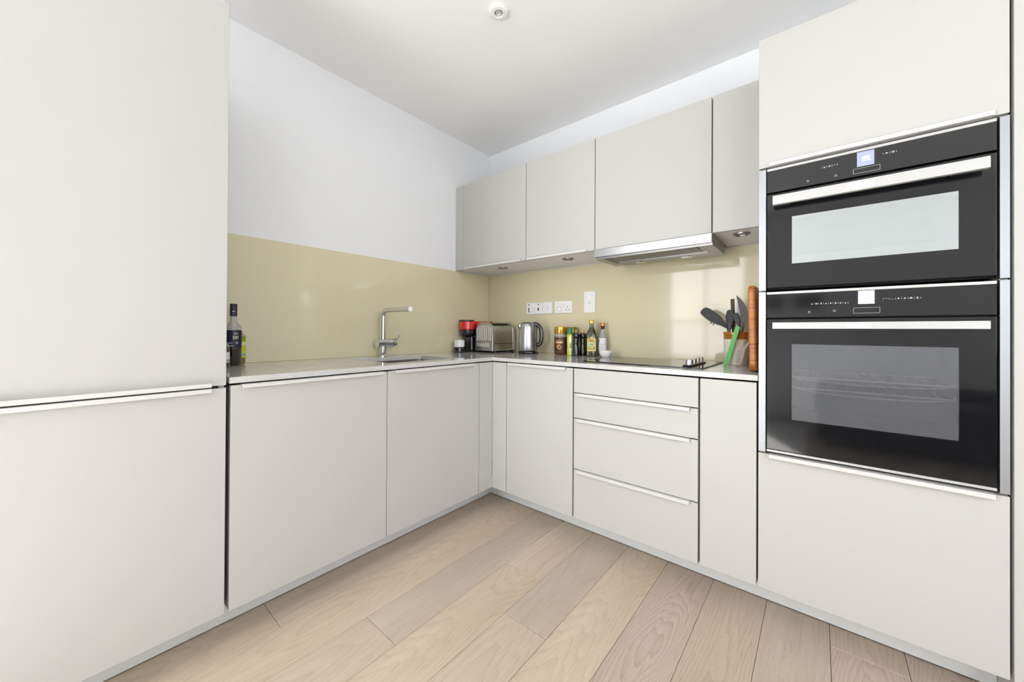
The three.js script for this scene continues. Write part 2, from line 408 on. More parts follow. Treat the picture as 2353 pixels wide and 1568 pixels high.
// --- wall cabinets
function spot(parent, x, z, y) {
  const d = obj('downlight', lathe([[0.024, -0.0005], [0.026, -0.006], [0.031, -0.0075], [0.0345, -0.006], [0.0355, 0]], 40, x, y, z), M.hood, parent, 'round chrome downlight under the cabinet, off');
  obj('lens', cyl(0.024, 0.024, 0.0015, x, y - 0.001, z, 32), std({ color: C(170, 168, 162), roughness: 0.3 }), d);
}
function wallUnit(label, a0, a1, lip, lights = [], margins) {
  const u = thing('wall_cabinet', label, 'cabinet');
  obj('carcass', [box(a0, a0 + 0.016, WUB + 0.017, WUT - 0.002, 0.006, DW - 0.021), box(a1 - 0.016, a1, WUB + 0.017, WUT - 0.002, 0.006, DW - 0.021), box(a0 + 0.016, a1 - 0.016, WUT - 0.018, WUT - 0.002, 0.006, DW - 0.021)], M.carcass, u);
  obj('bottom_panel', box(a0, a1, WUB + 0.001, WUB + 0.017, 0.006, DW - 0.021), M.under, u);
  front(u, 'B', 'door', a0 + 0.0015, a1 - 0.0015, WUB, WUT, DW, lip, margins);
  for (const [x, z] of lights) spot(u, x, z, WUB + 0.001);
  return u;
}
{
  const u = thing('corner_filler', 'narrow filler strip left of the wall cabinets against the white wall', 'filler panel');
  obj('panel', rb('B', 0.002, 0.0855, WUB, WUT, DW - 0.019, DW, 0.0012), M.cabinet, u);
  obj('bottom_panel', box(0.002, 0.0855, WUB + 0.001, WUB + 0.017, 0.006, DW - 0.021), M.under, u);
}
wallUnit('wall cabinet nearest the corner above the toaster', 0.0864, 0.674, 'bottom', [[0.376, 0.25]], [0.02, 0.033]);
wallUnit('wall cabinet second from the corner, left of the hood cabinet', 0.675, X2 - 0.001, 'bottom', [[0.917, 0.25]], [0.018, 0.045]);
wallUnit('narrow wall cabinet against the oven tower', X3 + 0.001, X4 - 0.002, null, [[1.857, 0.27]]);
{
  const u = thing('wall_cabinet', 'widest wall cabinet above the steel extractor hood', 'cabinet');
  obj('carcass', [box(X2, X2 + 0.016, WUB + 0.001, WUT - 0.002, 0.006, DW - 0.021), box(X3 - 0.016, X3, WUB + 0.001, WUT - 0.002, 0.006, DW - 0.021), box(X2 + 0.016, X3 - 0.016, WUT - 0.018, WUT - 0.002, 0.006, DW - 0.021)], M.carcass, u);
  front(u, 'B', 'door', X2 + 0.002, X3 - 0.003, WUB + 0.002, WUT, DW);
}
// --- extractor hood
{
  const h = thing('extractor_hood', 'slim stainless steel telescopic extractor hood under the wall cabinets', 'hood');
  const x0 = X2 + 0.006, x1 = X3 + 0.003, yb = 1.468, yt = WUB - 0.0015, zb = 0.105, zf = 0.392;
  obj('front_rail', rbox(x0, x1, 1.4775, yt - 0.002, zf - 0.018, zf, 0.002), M.steel, h);
  obj('body', [box(x0, x0 + 0.012, yb, yt, zb, zf - 0.018), box(x1 - 0.012, x1, yb, yt, zb, zf - 0.018), box(x0 + 0.012, x1 - 0.012, yb, yt, zb, zb + 0.02), box(x0 + 0.012, x1 - 0.012, yt - 0.006, yt, zb + 0.02, zf - 0.018),
    box(x0 + 0.012, x1 - 0.012, yb, yb + 0.012, zb + 0.02, zb + 0.075), box(x0 + 0.012, x0 + 0.05, yb, yb + 0.012, zb + 0.075, zf - 0.02), box(x1 - 0.05, x1 - 0.012, yb, yb + 0.012, zb + 0.075, zf - 0.02), box(x0 + 0.05, x1 - 0.05, yb, yb + 0.012, zf - 0.03, zf - 0.02)], M.hood, h);
  const fm = std({ color: C(118, 117, 115), metalness: 0.7, roughness: 0.45 });
  const fl = obj('filter', box(x0 + 0.052, x1 - 0.052, yb + 0.006, yb + 0.010, zb + 0.077, zf - 0.032), fm, h);
  obj('filter_frame', [box(x0 + 0.056, x1 - 0.056, yb + 0.003, yb + 0.006, zf - 0.042, zf - 0.036), box(x0 + 0.056, x1 - 0.056, yb + 0.003, yb + 0.006, zb + 0.081, zb + 0.087), box(x1 - 0.062, x1 - 0.056, yb + 0.003, yb + 0.006, zb + 0.087, zf - 0.042), box(x0 + 0.056, x0 + 0.062, yb + 0.003, yb + 0.006, zb + 0.087, zf - 0.042)], M.steel, fl);
  obj('latch', [rbox(x1 - 0.15, x1 - 0.075, yb + 0.001, yb + 0.006, zf - 0.10, zf - 0.05, 0.002), rbox(x1 - 0.13, x1 - 0.10, yb - 0.001, yb + 0.001, zf - 0.09, zf - 0.06, 0.0008)], std({ color: C(120, 118, 116), roughness: 0.4 }), fl);
  for (const x of [x0 + 0.17, x1 - 0.17]) obj('lamp', lathe([[0, -0.002], [0.022, -0.002], [0.028, -0.003], [0.03, 0]], 32, x, yb, zb + 0.045), M.chrome, h);
}

// --- ovens
const GLASSREF = [
  phy({ color: C(214, 220, 219), metalness: 0.82, roughness: 0.09, transmission: 1, thickness: 0, ior: 1.5 }),
  phy({ color: C(196, 198, 204), metalness: 0.24, roughness: 0.05, transmission: 1, thickness: 0, ior: 1.5 }),
];
const OX0 = 1.984, OX1 = 2.5165, OZ = 0.602;
function panelPrint(icons) {
  return canvasTexture(2048, 330, (g, w, h) => {
    g.fillStyle = 'rgb(24,24,26)'; g.fillRect(0, 0, w, h);
    g.strokeStyle = g.fillStyle = 'rgb(214,214,214)'; g.lineWidth = 3; g.lineJoin = 'round';
    icons(g, w, h);
  });
}
const ring = (g, x, y, r) => { g.beginPath(); g.arc(x, y, r, 0, 7); g.stroke(); };
function icon(g, kind, x, y, s) {
  g.beginPath();
  if (kind === 'A') { g.moveTo(x - s, y + s); g.lineTo(x, y - s); g.lineTo(x + s, y + s); g.closePath(); g.fill(); }
  else if (kind === '-') g.fillRect(x - s, y - s * 0.7, 2 * s, s * 0.4);
  else if (kind === '_') { g.fillRect(x - s, y + s * 0.4, 2 * s, s * 0.4); }
  else if (kind === 'o') { g.ellipse(x, y, s, s * 0.7, 0, 0, 7); g.fill(); }
  else if (kind === 'x') { for (const d of [-1, 1]) { g.moveTo(x - s, y - d * s); g.lineTo(x + s, y + d * s); } g.moveTo(x - s, y - s); g.lineTo(x + s, y - s); g.moveTo(x - s, y + s); g.lineTo(x + s, y + s); g.stroke(); }
  else if (kind === '#') { g.rect(x - s, y - s, 2 * s, 2 * s); g.moveTo(x, y - s); g.lineTo(x, y + s); g.moveTo(x - s, y); g.lineTo(x + s, y); g.stroke(); }
  else if (kind === '|') g.fillRect(x - 1.5, y - s * 1.2, 3, s * 2.4);
}
function iconRow(g, text, x, y, step, s) { [...text].forEach((k, i) => icon(g, k, x + i * step, y, s)); }
function handleLogo(parent, x, y, z, s) {
  const m = std({ color: C(252, 252, 252), roughness: 0.5 });
  const t = canvasTexture(512, 128, (g, w, h) => {
    g.fillStyle = 'rgb(226,226,223)'; g.fillRect(0, 0, w, h);
    g.strokeStyle = g.fillStyle = 'rgb(255,255,255)'; g.lineWidth = 12; g.beginPath(); g.ellipse(70, 64, 54, 48, 0, 0, 7); g.stroke();
    g.font = 'bold 66px sans-serif'; g.textAlign = 'center'; g.textBaseline = 'middle'; g.fillText('N', 70, 66);
    g.font = 'bold 60px sans-serif'; ['E', 'F', 'F'].forEach((c, i) => g.fillText(c, 190 + i * 118, 66));
  });
  m.map = t; m.color.set(0xffffff);
  obj('logo', box(x, x + s * 4, y - s / 2, y + s / 2, z, z + 0.0004), m, parent, 'pale maker\'s mark on the handle');
}
function oven(label, cfg) {
  const o = thing('built_in_oven', label, 'oven');
  const { y0, y1, cy0, cy1, dy0, dy1, wy0, wy1, hy0, hy1 } = cfg;
  obj('housing', [box(OX0, OX0 + 0.01, y0, y1, 0.06, OZ - 0.024), box(OX1 - 0.01, OX1, y0, y1, 0.06, OZ - 0.024), box(OX0 + 0.01, OX1 - 0.01, cy0 - 0.004, y1, 0.06, OZ - 0.024), box(OX0 + 0.01, OX1 - 0.01, y0, y0 + 0.02, 0.06, OZ - 0.024), box(OX0 + 0.01, OX1 - 0.01, y0 + 0.02, cy0 - 0.004, 0.06, 0.075)], M.blackMatt, o);
  obj('trim_strip', rbox(OX0, OX1, y1 - 0.0095, y1 - 0.0005, OZ - 0.022, OZ + 0.001, 0.001), M.aluminium, o);
  if (cfg.base) obj('trim_strip', rbox(OX0, OX1, y0, y0 + 0.008, OZ - 0.022, OZ + 0.001, 0.001), M.aluminium, o);
  for (const [a, b] of [[X4 + 0.0015, OX0 - 0.003], [OX1 + 0.005, X5 - 0.002]])
    obj('side_trim', rbox(a, b, y0 - 0.004, y1 + 0.0008, OZ - 0.022, OZ, 0.001), M.trim, o, 'brushed steel side trim');
  const cp = obj('control_panel', box(OX0, OX1, cy0, cy1, OZ - 0.022, OZ), phy({ map: cfg.print, roughness: 0.08, ior: 1.52 }), o);
  obj('display', box(...cfg.screen, OZ + 0.0001, OZ + 0.0005), cfg.screenMat, cp, 'lit display screen');
  // door: black glass around a window
  const WX0 = 2.058, WX1 = 2.447;
  const s = new THREE.Shape(); s.moveTo(OX0, dy0); s.lineTo(OX1, dy0); s.lineTo(OX1, dy1); s.lineTo(OX0, dy1); s.lineTo(OX0, dy0);
  const hole = new THREE.Path(); hole.moveTo(WX0, wy0); hole.lineTo(WX0, wy1); hole.lineTo(WX1, wy1); hole.lineTo(WX1, wy0); hole.lineTo(WX0, wy0); s.holes.push(hole);
  const dg = extrude(s, 0.021, 0.0008); dg.translate(0, 0, OZ - 0.021 + 0.0008);
  const door = obj('door', dg, M.blackGlass, o);
  const pg = new THREE.PlaneGeometry(WX1 - WX0, wy1 - wy0); pg.translate((WX0 + WX1) / 2, (wy0 + wy1) / 2, OZ - 0.0012);
  obj('window_pane', pg, GLASSREF[cfg.glass], door, cfg.glass ? 'dark reflective oven window' : 'bright mirror-like oven window');
  if (!cfg.glass) obj('window_surround', [box(WX0, WX1, wy0, wy0 + 0.028, OZ - 0.012, OZ - 0.006), box(WX0, WX1, wy1 - 0.008, wy1, OZ - 0.012, OZ - 0.006)], std({ color: C(150, 151, 154), metalness: 0.6, roughness: 0.3 }), door);
  const hz = 0.645, hx0 = 2.004, hx1 = 2.4965;
  const hd = obj('handle', rbox(hx0, hx1, hy0, hy1, hz - 0.016, hz, 0.0015), M.aluminium, door, 'pale metal bar handle');
  for (const [a, b] of [[hx0 + 0.004, hx0 + 0.05], [hx1 - 0.065, hx1 - 0.008]]) obj('handle_post', rbox(a, b, hy0 + 0.003, hy1 - 0.004, OZ, hz - 0.016, 0.001), std({ color: C(60, 60, 58), roughness: 0.35, metalness: 0.5 }), hd);
  handleLogo(hd, 2.203, (hy0 + hy1) / 2, hz, Math.min(0.016, (hy1 - hy0) * 0.62));
  // cavity with racks
  const ce = std({ color: C(36, 36, 40), roughness: 0.35 });
  obj('cavity', [box(WX0 - 0.03, WX0 - 0.02, wy0 - 0.03, wy1 + 0.03, 0.2, OZ - 0.024), box(WX1 + 0.02, WX1 + 0.03, wy0 - 0.03, wy1 + 0.03, 0.2, OZ - 0.024), box(WX0 - 0.02, WX1 + 0.02, wy0 - 0.03, wy0 - 0.02, 0.2, OZ - 0.024), box(WX0 - 0.02, WX1 + 0.02, wy1 + 0.02, wy1 + 0.03, 0.2, OZ - 0.024), box(WX0 - 0.02, WX1 + 0.02, wy0 - 0.02, wy1 + 0.02, 0.2, 0.21)], ce, o);
  for (const ry of cfg.racks) {
    const bars = [];
    for (const z of [OZ - 0.05, 0.25]) bars.push(bar(V(WX0 - 0.012, ry, z), V(WX1 + 0.012, ry, z), 0.003));
    for (const x of [WX0 - 0.012, WX1 + 0.012]) bars.push(bar(V(x, ry, OZ - 0.05), V(x, ry, 0.25), 0.003));
    bars.push(tube([V(WX0 - 0.012, ry + 0.02, OZ - 0.045), V(WX0 + 0.006, ry, OZ - 0.045), V(WX1 - 0.006, ry, OZ - 0.045), V(WX1 + 0.012, ry + 0.02, OZ - 0.045)], 0.0025, 40, 8));
    for (let i = 1; i < 16; i++) { const x = WX0 + (WX1 - WX0) * i / 16; bars.push(bar(V(x, ry + 0.001, OZ - 0.05), V(x, ry + 0.001, 0.25), 0.0016, 6)); }
    obj('rack', bars, M.grate, o, 'wire oven rack seen through the window');
  }
}
const screenPrint = canvasTexture(256, 256, (g, w, h) => { g.fillStyle = 'rgb(196,204,238)'; g.fillRect(0, 0, w, h); g.fillStyle = '#fff'; g.fillRect(78, 86, 112, 56); g.fillRect(64, 156, 134, 16); });
oven('upper compact built-in oven with a bright window and lit screen', {
  y0: 1.226, y1: 1.6735, cy0: 1.584, cy1: 1.6635, dy0: 1.2315, dy1: 1.5765, wy0: 1.315, wy1: 1.485, hy0: 1.5255, hy1: 1.558, glass: 0, racks: [],
  screen: [2.229, 2.270, 1.614, 1.6615], screenMat: std({ color: 0x111111, emissive: 0xffffff, emissiveMap: screenPrint, emissiveIntensity: 0.95, roughness: 0.2 }),
  print: panelPrint((g, w, h) => {
    iconRow(g, '|A|x|-|', 600, 110, 26, 10); iconRow(g, '|o|#|', 1180, 96, 28, 10);
    ring(g, 456, 262, 13); g.fillRect(454, 252, 4, 10); ring(g, 740, 262, 13); g.fillRect(738, 254, 4, 10);
    rrectPath(g, 908, 228, 1152, 292, 8); g.stroke();
  }),
});
function rrectPath(g, x0, y0, x1, y1, r) { g.beginPath(); g.moveTo(x0 + r, y0); g.lineTo(x1 - r, y0); g.quadraticCurveTo(x1, y0, x1, y0 + r); g.lineTo(x1, y1 - r); g.quadraticCurveTo(x1, y1, x1 - r, y1); g.lineTo(x0 + r, y1); g.quadraticCurveTo(x0, y1, x0, y1 - r); g.lineTo(x0, y0 + r); g.quadraticCurveTo(x0, y0, x0 + r, y0); }
oven('lower built-in oven with a dark window and wire racks', {
  y0: 0.627, y1: 1.2165, cy0: 1.1215, cy1: 1.2065, dy0: 0.6375, dy1: 1.1155, wy0: 0.754, wy1: 1.026, hy0: 1.080, hy1: 1.103, glass: 1, racks: [0.905, 0.865], base: true,
  screen: [2.232, 2.271, 1.162, 1.2055], screenMat: std({ color: C(206, 208, 214), roughness: 0.1, emissive: 0xffffff, emissiveIntensity: 0.12 }),
  print: panelPrint((g, w, h) => {
    iconRow(g, 'A|#|x|A|o|x|o|A|', 500, 150, 24, 9); iconRow(g, '|-|_|o|o|#|x|', 1180, 118, 26, 9);
    ring(g, 472, 262, 12); g.fillRect(470, 252, 4, 9); ring(g, 728, 252, 12);
    rrectPath(g, 912, 220, 1150, 288, 4); g.stroke();
  }),
});

// --- hob
{
  const h = thing('ceramic_hob', 'black glass hob set on the worktop in front of the utensil crock', 'hob');
  const s = rrect(1.165, 1.745, -0.505, -0.055, 0.006), g = extrude(s, 0.005, 0.001); g.rotateX(-Math.PI / 2); g.translate(0, WT + 0.0012, 0);
  obj('glass', g, phy({ color: C(20, 20, 21), roughness: 0.015, ior: 1.5 }), h);
  const st = obj('control_strip', rbox(1.655, 1.692, WT + 0.0055, WT + 0.0115, 0.185, 0.475, 0.003), M.black, h);
  for (let i = 0; i < 4; i++) obj('knob', lathe([[0, 0.024], [0.013, 0.024], [0.016, 0.022], [0.0165, 0.004], [0.0185, 0.0015], [0.0185, 0]], 36, 1.6735, WT + 0.0115, 0.425 - i * 0.066), M.chrome, st, 'chrome hob knob');
}
// --- tap
{
  const x = 0.085, z = 1.028, t = thing('kitchen_tap', 'chrome mixer tap with an angular spout beside the sink', 'tap');
  obj('column', lathe([[0, 0.08], [0.017, 0.08], [0.0165, 0.012], [0.0215, 0.006], [0.022, 0]], 40, x, WT, z), M.chrome, t);
  const by = WT + 0.084;
  const body = obj('valve_body', [cyl(0.0245, 0.0245, 0.125, x, by, z - 0.022, 40, 'z')], M.chrome, t);
  obj('collar', cyl(0.0251, 0.0251, 0.003, x, by, z - 0.062, 40, 'z'), M.darkGrey, body);
  obj('lever', [rbox(-0.009, 0.009, 0, 0.074, -0.0045, 0.0045, 0.003, 3).rotateZ(-0.95).translate(x + 0.006, by + 0.010, z - 0.074)], M.chrome, body);
  const sy = 1.187, rr = 0.035;
  const pts = [V(x, by + 0.015, z), V(x, 1.05, z), V(x, sy - rr, z)];
  for (let i = 1; i < 8; i++) { const a = i / 8 * Math.PI / 2; pts.push(V(x + rr - rr * Math.cos(a), sy - rr + rr * Math.sin(a), z)); }
  pts.push(V(x + rr, sy, z), V(x + 0.15, sy, z), V(x + 0.277, sy, z));
  const sp = obj('spout', [tube(pts, 0.0140, 90, 24)], M.chrome, t);
  obj('end_cap', cyl(0.0140, 0.0140, 0.003, x + 0.2785, sy, z, 32, 'x'), M.white, sp);
  obj('aerator', cyl(0.008, 0.009, 0.008, x + 0.258, sy - 0.0155, z, 24), M.chrome, sp);
}

// ------------------------------------------------------------------ sockets and switches on the hob splashback
function plate(label, x0, x1, y0, y1, build) {
  const o = thing('wall_socket', label, 'socket');
  const p = obj('faceplate', rbox(x0, x1, y0, y1, 0.0063, 0.0145, 0.0025, 3), M.white, o);
  build(o, p, 0.0145);
  return o;
}
const dot = std({ color: C(70, 70, 74), roughness: 0.5 }), rocker = std({ color: C(232, 232, 233), roughness: 0.35 });
plate('leftmost white double switch plate with dark printed markings', 0.408, 0.5565, 1.1935, 1.279, (o, p, z) => {
  for (const x of [0.433, 0.521]) obj('marking', rbox(x - 0.006, x + 0.006, 1.260, 1.268, z, z + 0.0006, 0.0002), dot, p);
  obj('marking', rbox(0.428, 0.437, 1.207, 1.243, z, z + 0.0006, 0.0002), dot, p);
  obj('marking', rbox(0.514, 0.527, 1.217, 1.240, z, z + 0.0006, 0.0002), dot, p);
  obj('rocker', rbox(0.462, 0.492, 1.212, 1.245, z - 0.001, z + 0.002, 0.001), rocker, p);
});
plate('small white single switch plate between the double plates', 0.5585, 0.6425, 1.194, 1.279, (o, p, z) => {
  obj('rocker', rbox(0.594, 0.608, 1.221, 1.251, z - 0.001, z + 0.0025, 0.0012), rocker, p);
});
plate('white double power socket with three dark pin holes', 0.665, 0.809, 1.194, 1.2805, (o, p, z) => {
  obj('rocker', rbox(0.734, 0.748, 1.240, 1.262, z - 0.001, z + 0.0025, 0.0012), rocker, p);
  for (const [x, y] of [[0.772, 1.238], [0.7615, 1.217], [0.7835, 1.217]]) obj('pin_hole', rbox(x - 0.0025, x + 0.0025, y - 0.0035, y + 0.0035, z, z + 0.0004, 0.0001), dot, p);
  for (const [x, y, s] of [[0.690, 1.2375, 0.004], [0.687, 1.220, 0.0055]]) obj('pin_hole', rbox(x - s, x + s, y - s * 0.9, y + s * 0.9, z, z + 0.0004, 0.0001), dot, p);
  obj('plug_adapter', lathe([[0, 0.006], [0.016, 0.006], [0.018, 0.004], [0.018, 0]], 28, 0, 0, 0).rotateX(Math.PI / 2).translate(0.703, 1.223, z), M.white, p);
});
plate('upright white cooker switch plate with a glowing red light', 0.9005, 0.985, 1.1915, 1.3355, (o, p, z) => {
  obj('indicator_light', rbox(0.935, 0.951, 1.288, 1.302, z - 0.001, z + 0.002, 0.0012), std({ color: C(255, 190, 190), emissive: C(255, 150, 150), emissiveIntensity: 0.9, roughness: 0.4 }), p, 'glowing pale red indicator');
  obj('rocker', rbox(0.933, 0.953, 1.252, 1.276, z - 0.001, z + 0.0025, 0.0012), rocker, p);
  obj('marking', rbox(0.935, 0.951, 1.253, 1.255, z + 0.0025, z + 0.0029, 0.0001), dot, p);
});
// ceiling fitting
{
  const c = thing('ceiling_fitting', 'round white ceiling fitting with a recessed centre', 'ceiling fitting', [1.007, ROOM.h, 1.0145]);
  obj('rosette', lathe([[0.019, -0.001], [0.0195, -0.013], [0.022, -0.0155], [0.037, -0.0145], [0.041, -0.011], [0.042, -0.0005], [0.042, 0]], 56), M.white, c);
  obj('insert', lathe([[0, -0.009], [0.010, -0.010], [0.013, -0.013], [0.0145, -0.006], [0.0185, -0.004], [0.0185, 0]], 40), std({ color: C(205, 205, 205), roughness: 0.4 }), c);
}

// ------------------------------------------------------------------ things on the worktop
const font = await new FontLoader().loadAsync('fonts/droid/droid_sans_bold.typeface.json');
const facing = (x, z) => Math.atan2(camX - x, camZ - z);
const camX = 2.134, camZ = 2.265;   // labels of the bottles were turned to the room
const Y0 = WT + 0.0006;

// coffee machine: long body against the sink wall, head facing the room
{
  const o = thing('coffee_machine', 'red and black capsule coffee machine behind the toaster', 'coffee machine', [0.072, Y0, 0.305]);
  // local: +z is the front
  const ell = (rx, rz, z, y0, y1, m, name, parent, bevel = 0.004) => { const s = new THREE.Shape(); s.absellipse(0, 0, rx, rz, 0, Math.PI * 2); const g = extrude(s, y1 - y0, bevel, 32, 3); g.rotateX(-Math.PI / 2); g.translate(0, y0 + bevel, z); return obj(name, g, m, parent); };
  obj('body', [rbox(-0.05, 0.05, 0.0, 0.125, -0.20, 0.012, 0.018, 4), rbox(-0.044, 0.044, 0.12, 0.19, -0.21, 0.02, 0.02, 4)], M.blackGloss, o);
  ell(0.058, 0.060, 0.008, 0.168, 0.230, M.red, 'red_head', o, 0.006);
  obj('red_housing', rbox(-0.058, 0.058, 0.195, 0.233, -0.225, 0.0, 0.012, 4), M.red, o);
  ell(0.05, 0.052, 0.006, 0.2302, 0.242, M.blackGloss, 'lid', o, 0.004);
  obj('lid_catch', rbox(-0.03, 0.03, 0.226, 0.241, 0.035, 0.068, 0.003), M.blackGloss, o);
  const g = lathe([[0, 0.115], [0.032, 0.115], [0.054, 0.132], [0.0575, 0.140], [0.0575, 0.1675], [0, 0.1675]], 40); g.translate(0, 0, 0.008);
  obj('brew_head', g, M.blackGloss, o);
  ell(0.040, 0.040, 0.088, 0.0, 0.038, M.blackGloss, 'cup_stand', o, 0.006);
  obj('base', rbox(-0.036, 0.036, 0.0, 0.02, 0.0, 0.07, 0.005), M.blackGloss, o);
}
{
  const o = thing('cup', 'white cylindrical cup on the coffee machine stand', 'cup', [0.072, Y0 + 0.0385, 0.393]);
  obj('body', lathe([[0, 0.002], [0.035, 0.002], [0.0365, 0.051], [0.0385, 0.052], [0.0395, 0.050], [0.0388, 0.002], [0.037, 0], [0, 0]], 48), M.porcelain, o);
}
// toaster: cast ribbed ends, polished steel sleeve
{
  const L = 0.262, o = thing('toaster', 'polished steel toaster with ribbed cast ends beside the kettle', 'toaster', [0.227, Y0, 0.165]);
  const W = 0.182, H = 0.212, arch = (w, h, r) => { const s = new THREE.Shape(); s.moveTo(-w / 2, 0); s.lineTo(w / 2, 0); s.lineTo(w / 2 - 0.004, h - r); s.bezierCurveTo(w / 2 - 0.008, h - r * 0.35, w / 2 - r * 0.45, h, w / 2 - r, h); s.lineTo(-w / 2 + r, h); s.bezierCurveTo(-w / 2 + r * 0.45, h, -w / 2 + 0.008, h - r * 0.35, -w / 2 + 0.004, h - r); s.lineTo(-w / 2, 0); return s; };
  const cast = std({ color: C(190, 189, 188), metalness: 0.95, roughness: 0.33 }), sleeve = std({ color: C(176, 172, 167), metalness: 1, roughness: 0.16 });
  const y = 0.012;
  const sl = extrude(arch(W - 0.014, H - 0.008, 0.062), L - 0.05, 0); sl.translate(0, y, -L / 2 + 0.025);
  const body = obj('sleeve', toCreasedNormals(sl, 0.5), sleeve, o);
  obj('crumb_tray', rbox(W / 2 - 0.0085, W / 2 - 0.004, y + 0.052, y + 0.055, -L / 2 + 0.03, L / 2 - 0.03, 0.0005), M.blackMatt, body);
  obj('base_slot', rbox(W / 2 - 0.0065, W / 2 - 0.003, y + 0.004, y + 0.010, -L / 2 + 0.03, L / 2 - 0.03, 0.0005), M.chrome, body);
  for (let i = 0; i < 4; i++) obj('slot', rbox(-0.062 + i * 0.035, -0.062 + i * 0.035 + 0.02, y + H - 0.0085, y + H - 0.0065, -L / 2 + 0.035, L / 2 - 0.035, 0.0005), M.blackMatt, body);
  const ends = [];
  for (const s of [1, -1]) {
    const e = extrude(arch(W, H, 0.066), 0.026, 0.006, 16, 4); e.translate(0, y, s > 0 ? L / 2 - 0.026 + 0.006 : -L / 2 + 0.006);
    ends.push(obj('end_casting', toCreasedNormals(e, 0.7), cast, o));
  }
  // ribs and lettering on the end facing the room
  for (let i = 0; i < 8; i++) {
    const x = -0.066 + i * 0.0188, top = y + H - 0.02 - Math.pow(Math.abs(x) / 0.075, 3) * 0.028;
    obj('rib', rbox(x - 0.0055, x + 0.0055, y + 0.072, top, L / 2 - 0.003, L / 2 + 0.004, 0.0034, 3), cast, ends[0]);
  }
  const tg = new TextGeometry('Dualit', { font, size: 0.034, depth: 0.003, curveSegments: 4 }); tg.computeBoundingBox();
  tg.translate(-tg.boundingBox.max.x / 2 - 0.004, y + 0.028, L / 2 - 0.0005);
  obj('lettering', tg, std({ color: C(216, 214, 212), metalness: 0.9, roughness: 0.25 }), ends[0], 'raised cast lettering');
  // controls on the far end
  const dial = lathe([[0, 0.014], [0.017, 0.014], [0.02, 0.010], [0.0205, 0]], 32); dial.rotateX(-Math.PI / 2);
  const d1 = dial.clone(); d1.translate(0.055, y + 0.06, -L / 2); obj('dial', d1, M.blackGloss, ends[1]);
  obj('lever', rbox(0.045, 0.075, y + 0.105, y + 0.13, -L / 2 - 0.016, -L / 2, 0.006, 3), M.blackGloss, ends[1]);
  for (const [x, z] of [[-0.07, 0.11], [0.07, 0.11], [-0.07, -0.11], [0.07, -0.11]]) obj('foot', cyl(0.012, 0.012, 0.012, x, 0.006, z, 20), M.blackMatt, o);
}
// kettle
{
  const o = thing('kettle', 'brushed steel electric kettle with a black handle', 'kettle', [0.528, Y0, 0.155]);
  obj('power_base', lathe([[0, 0.018], [0.066, 0.018], [0.072, 0.013], [0.073, 0.004], [0.071, 0], [0, 0]], 48, 0.008, 0, 0.0), M.blackGloss, o);
  const body = obj('body', lathe([[0, 0.020], [0.064, 0.020], [0.0655, 0.023], [0.0650, 0.06], [0.0615, 0.12], [0.0565, 0.180], [0.0535, 0.208], [0.050, 0.213]], 64, 0, 0, 0, 0.9), M.brushed, o);
  obj('lid', lathe([[0, 0.224], [0.03, 0.222], [0.046, 0.217], [0.0505, 0.2125], [0.049, 0.21]], 48), M.blackGloss, o);
  const th = 0.10;   // handle points along +x, slightly to the room
  const hc = [V(0.040, 0.212, 0), V(0.072, 0.205, 0), V(0.094, 0.178, 0), V(0.101, 0.13, 0), V(0.097, 0.085, 0), V(0.084, 0.063, 0), V(0.062, 0.062, 0)];
  const hg = new THREE.ExtrudeGeometry((() => { const s = new THREE.Shape(); s.absellipse(0, 0, 0.011, 0.014, 0, Math.PI * 2); return s; })(), { steps: 50, extrudePath: new THREE.CatmullRomCurve3(hc), bevelEnabled: false, curveSegments: 20 });
  hg.rotateY(th + 0.35); obj('handle', hg, M.blackGloss, o);
  const pg = [rbox(0.052, 0.068, 0.024, 0.200, -0.02, 0.02, 0.007, 3)]; pg.forEach(g => g.rotateY(th + 0.35));
  obj('back_panel', pg, M.blackGloss, o);
  const sp = lathe([[0.001, 0], [0.015, 0.002], [0.0165, 0.03], [0.012, 0.034]], 20); sp.scale(1, 1, 1.2); sp.rotateZ(0.35); sp.translate(-0.047, 0.176, 0.0); sp.rotateY(0.6);
  obj('spout', sp, M.brushed, o);
  const wg = label3d(0.0642, 0.075, 0.165, -0.35, 0.16); { const p = wg.attributes.position; for (let i = 0; i < p.count; i++) { const y = p.getY(i), k = (y > 0.12 ? 0.0595 : 0.0648) / 0.0642; p.setX(i, p.getX(i) * k); p.setZ(i, p.getZ(i) * k); } }
  obj('water_gauge', wg, std({ color: C(196, 198, 200), roughness: 0.25, metalness: 0.3, side: THREE.DoubleSide }), body, 'pale water level window');
}
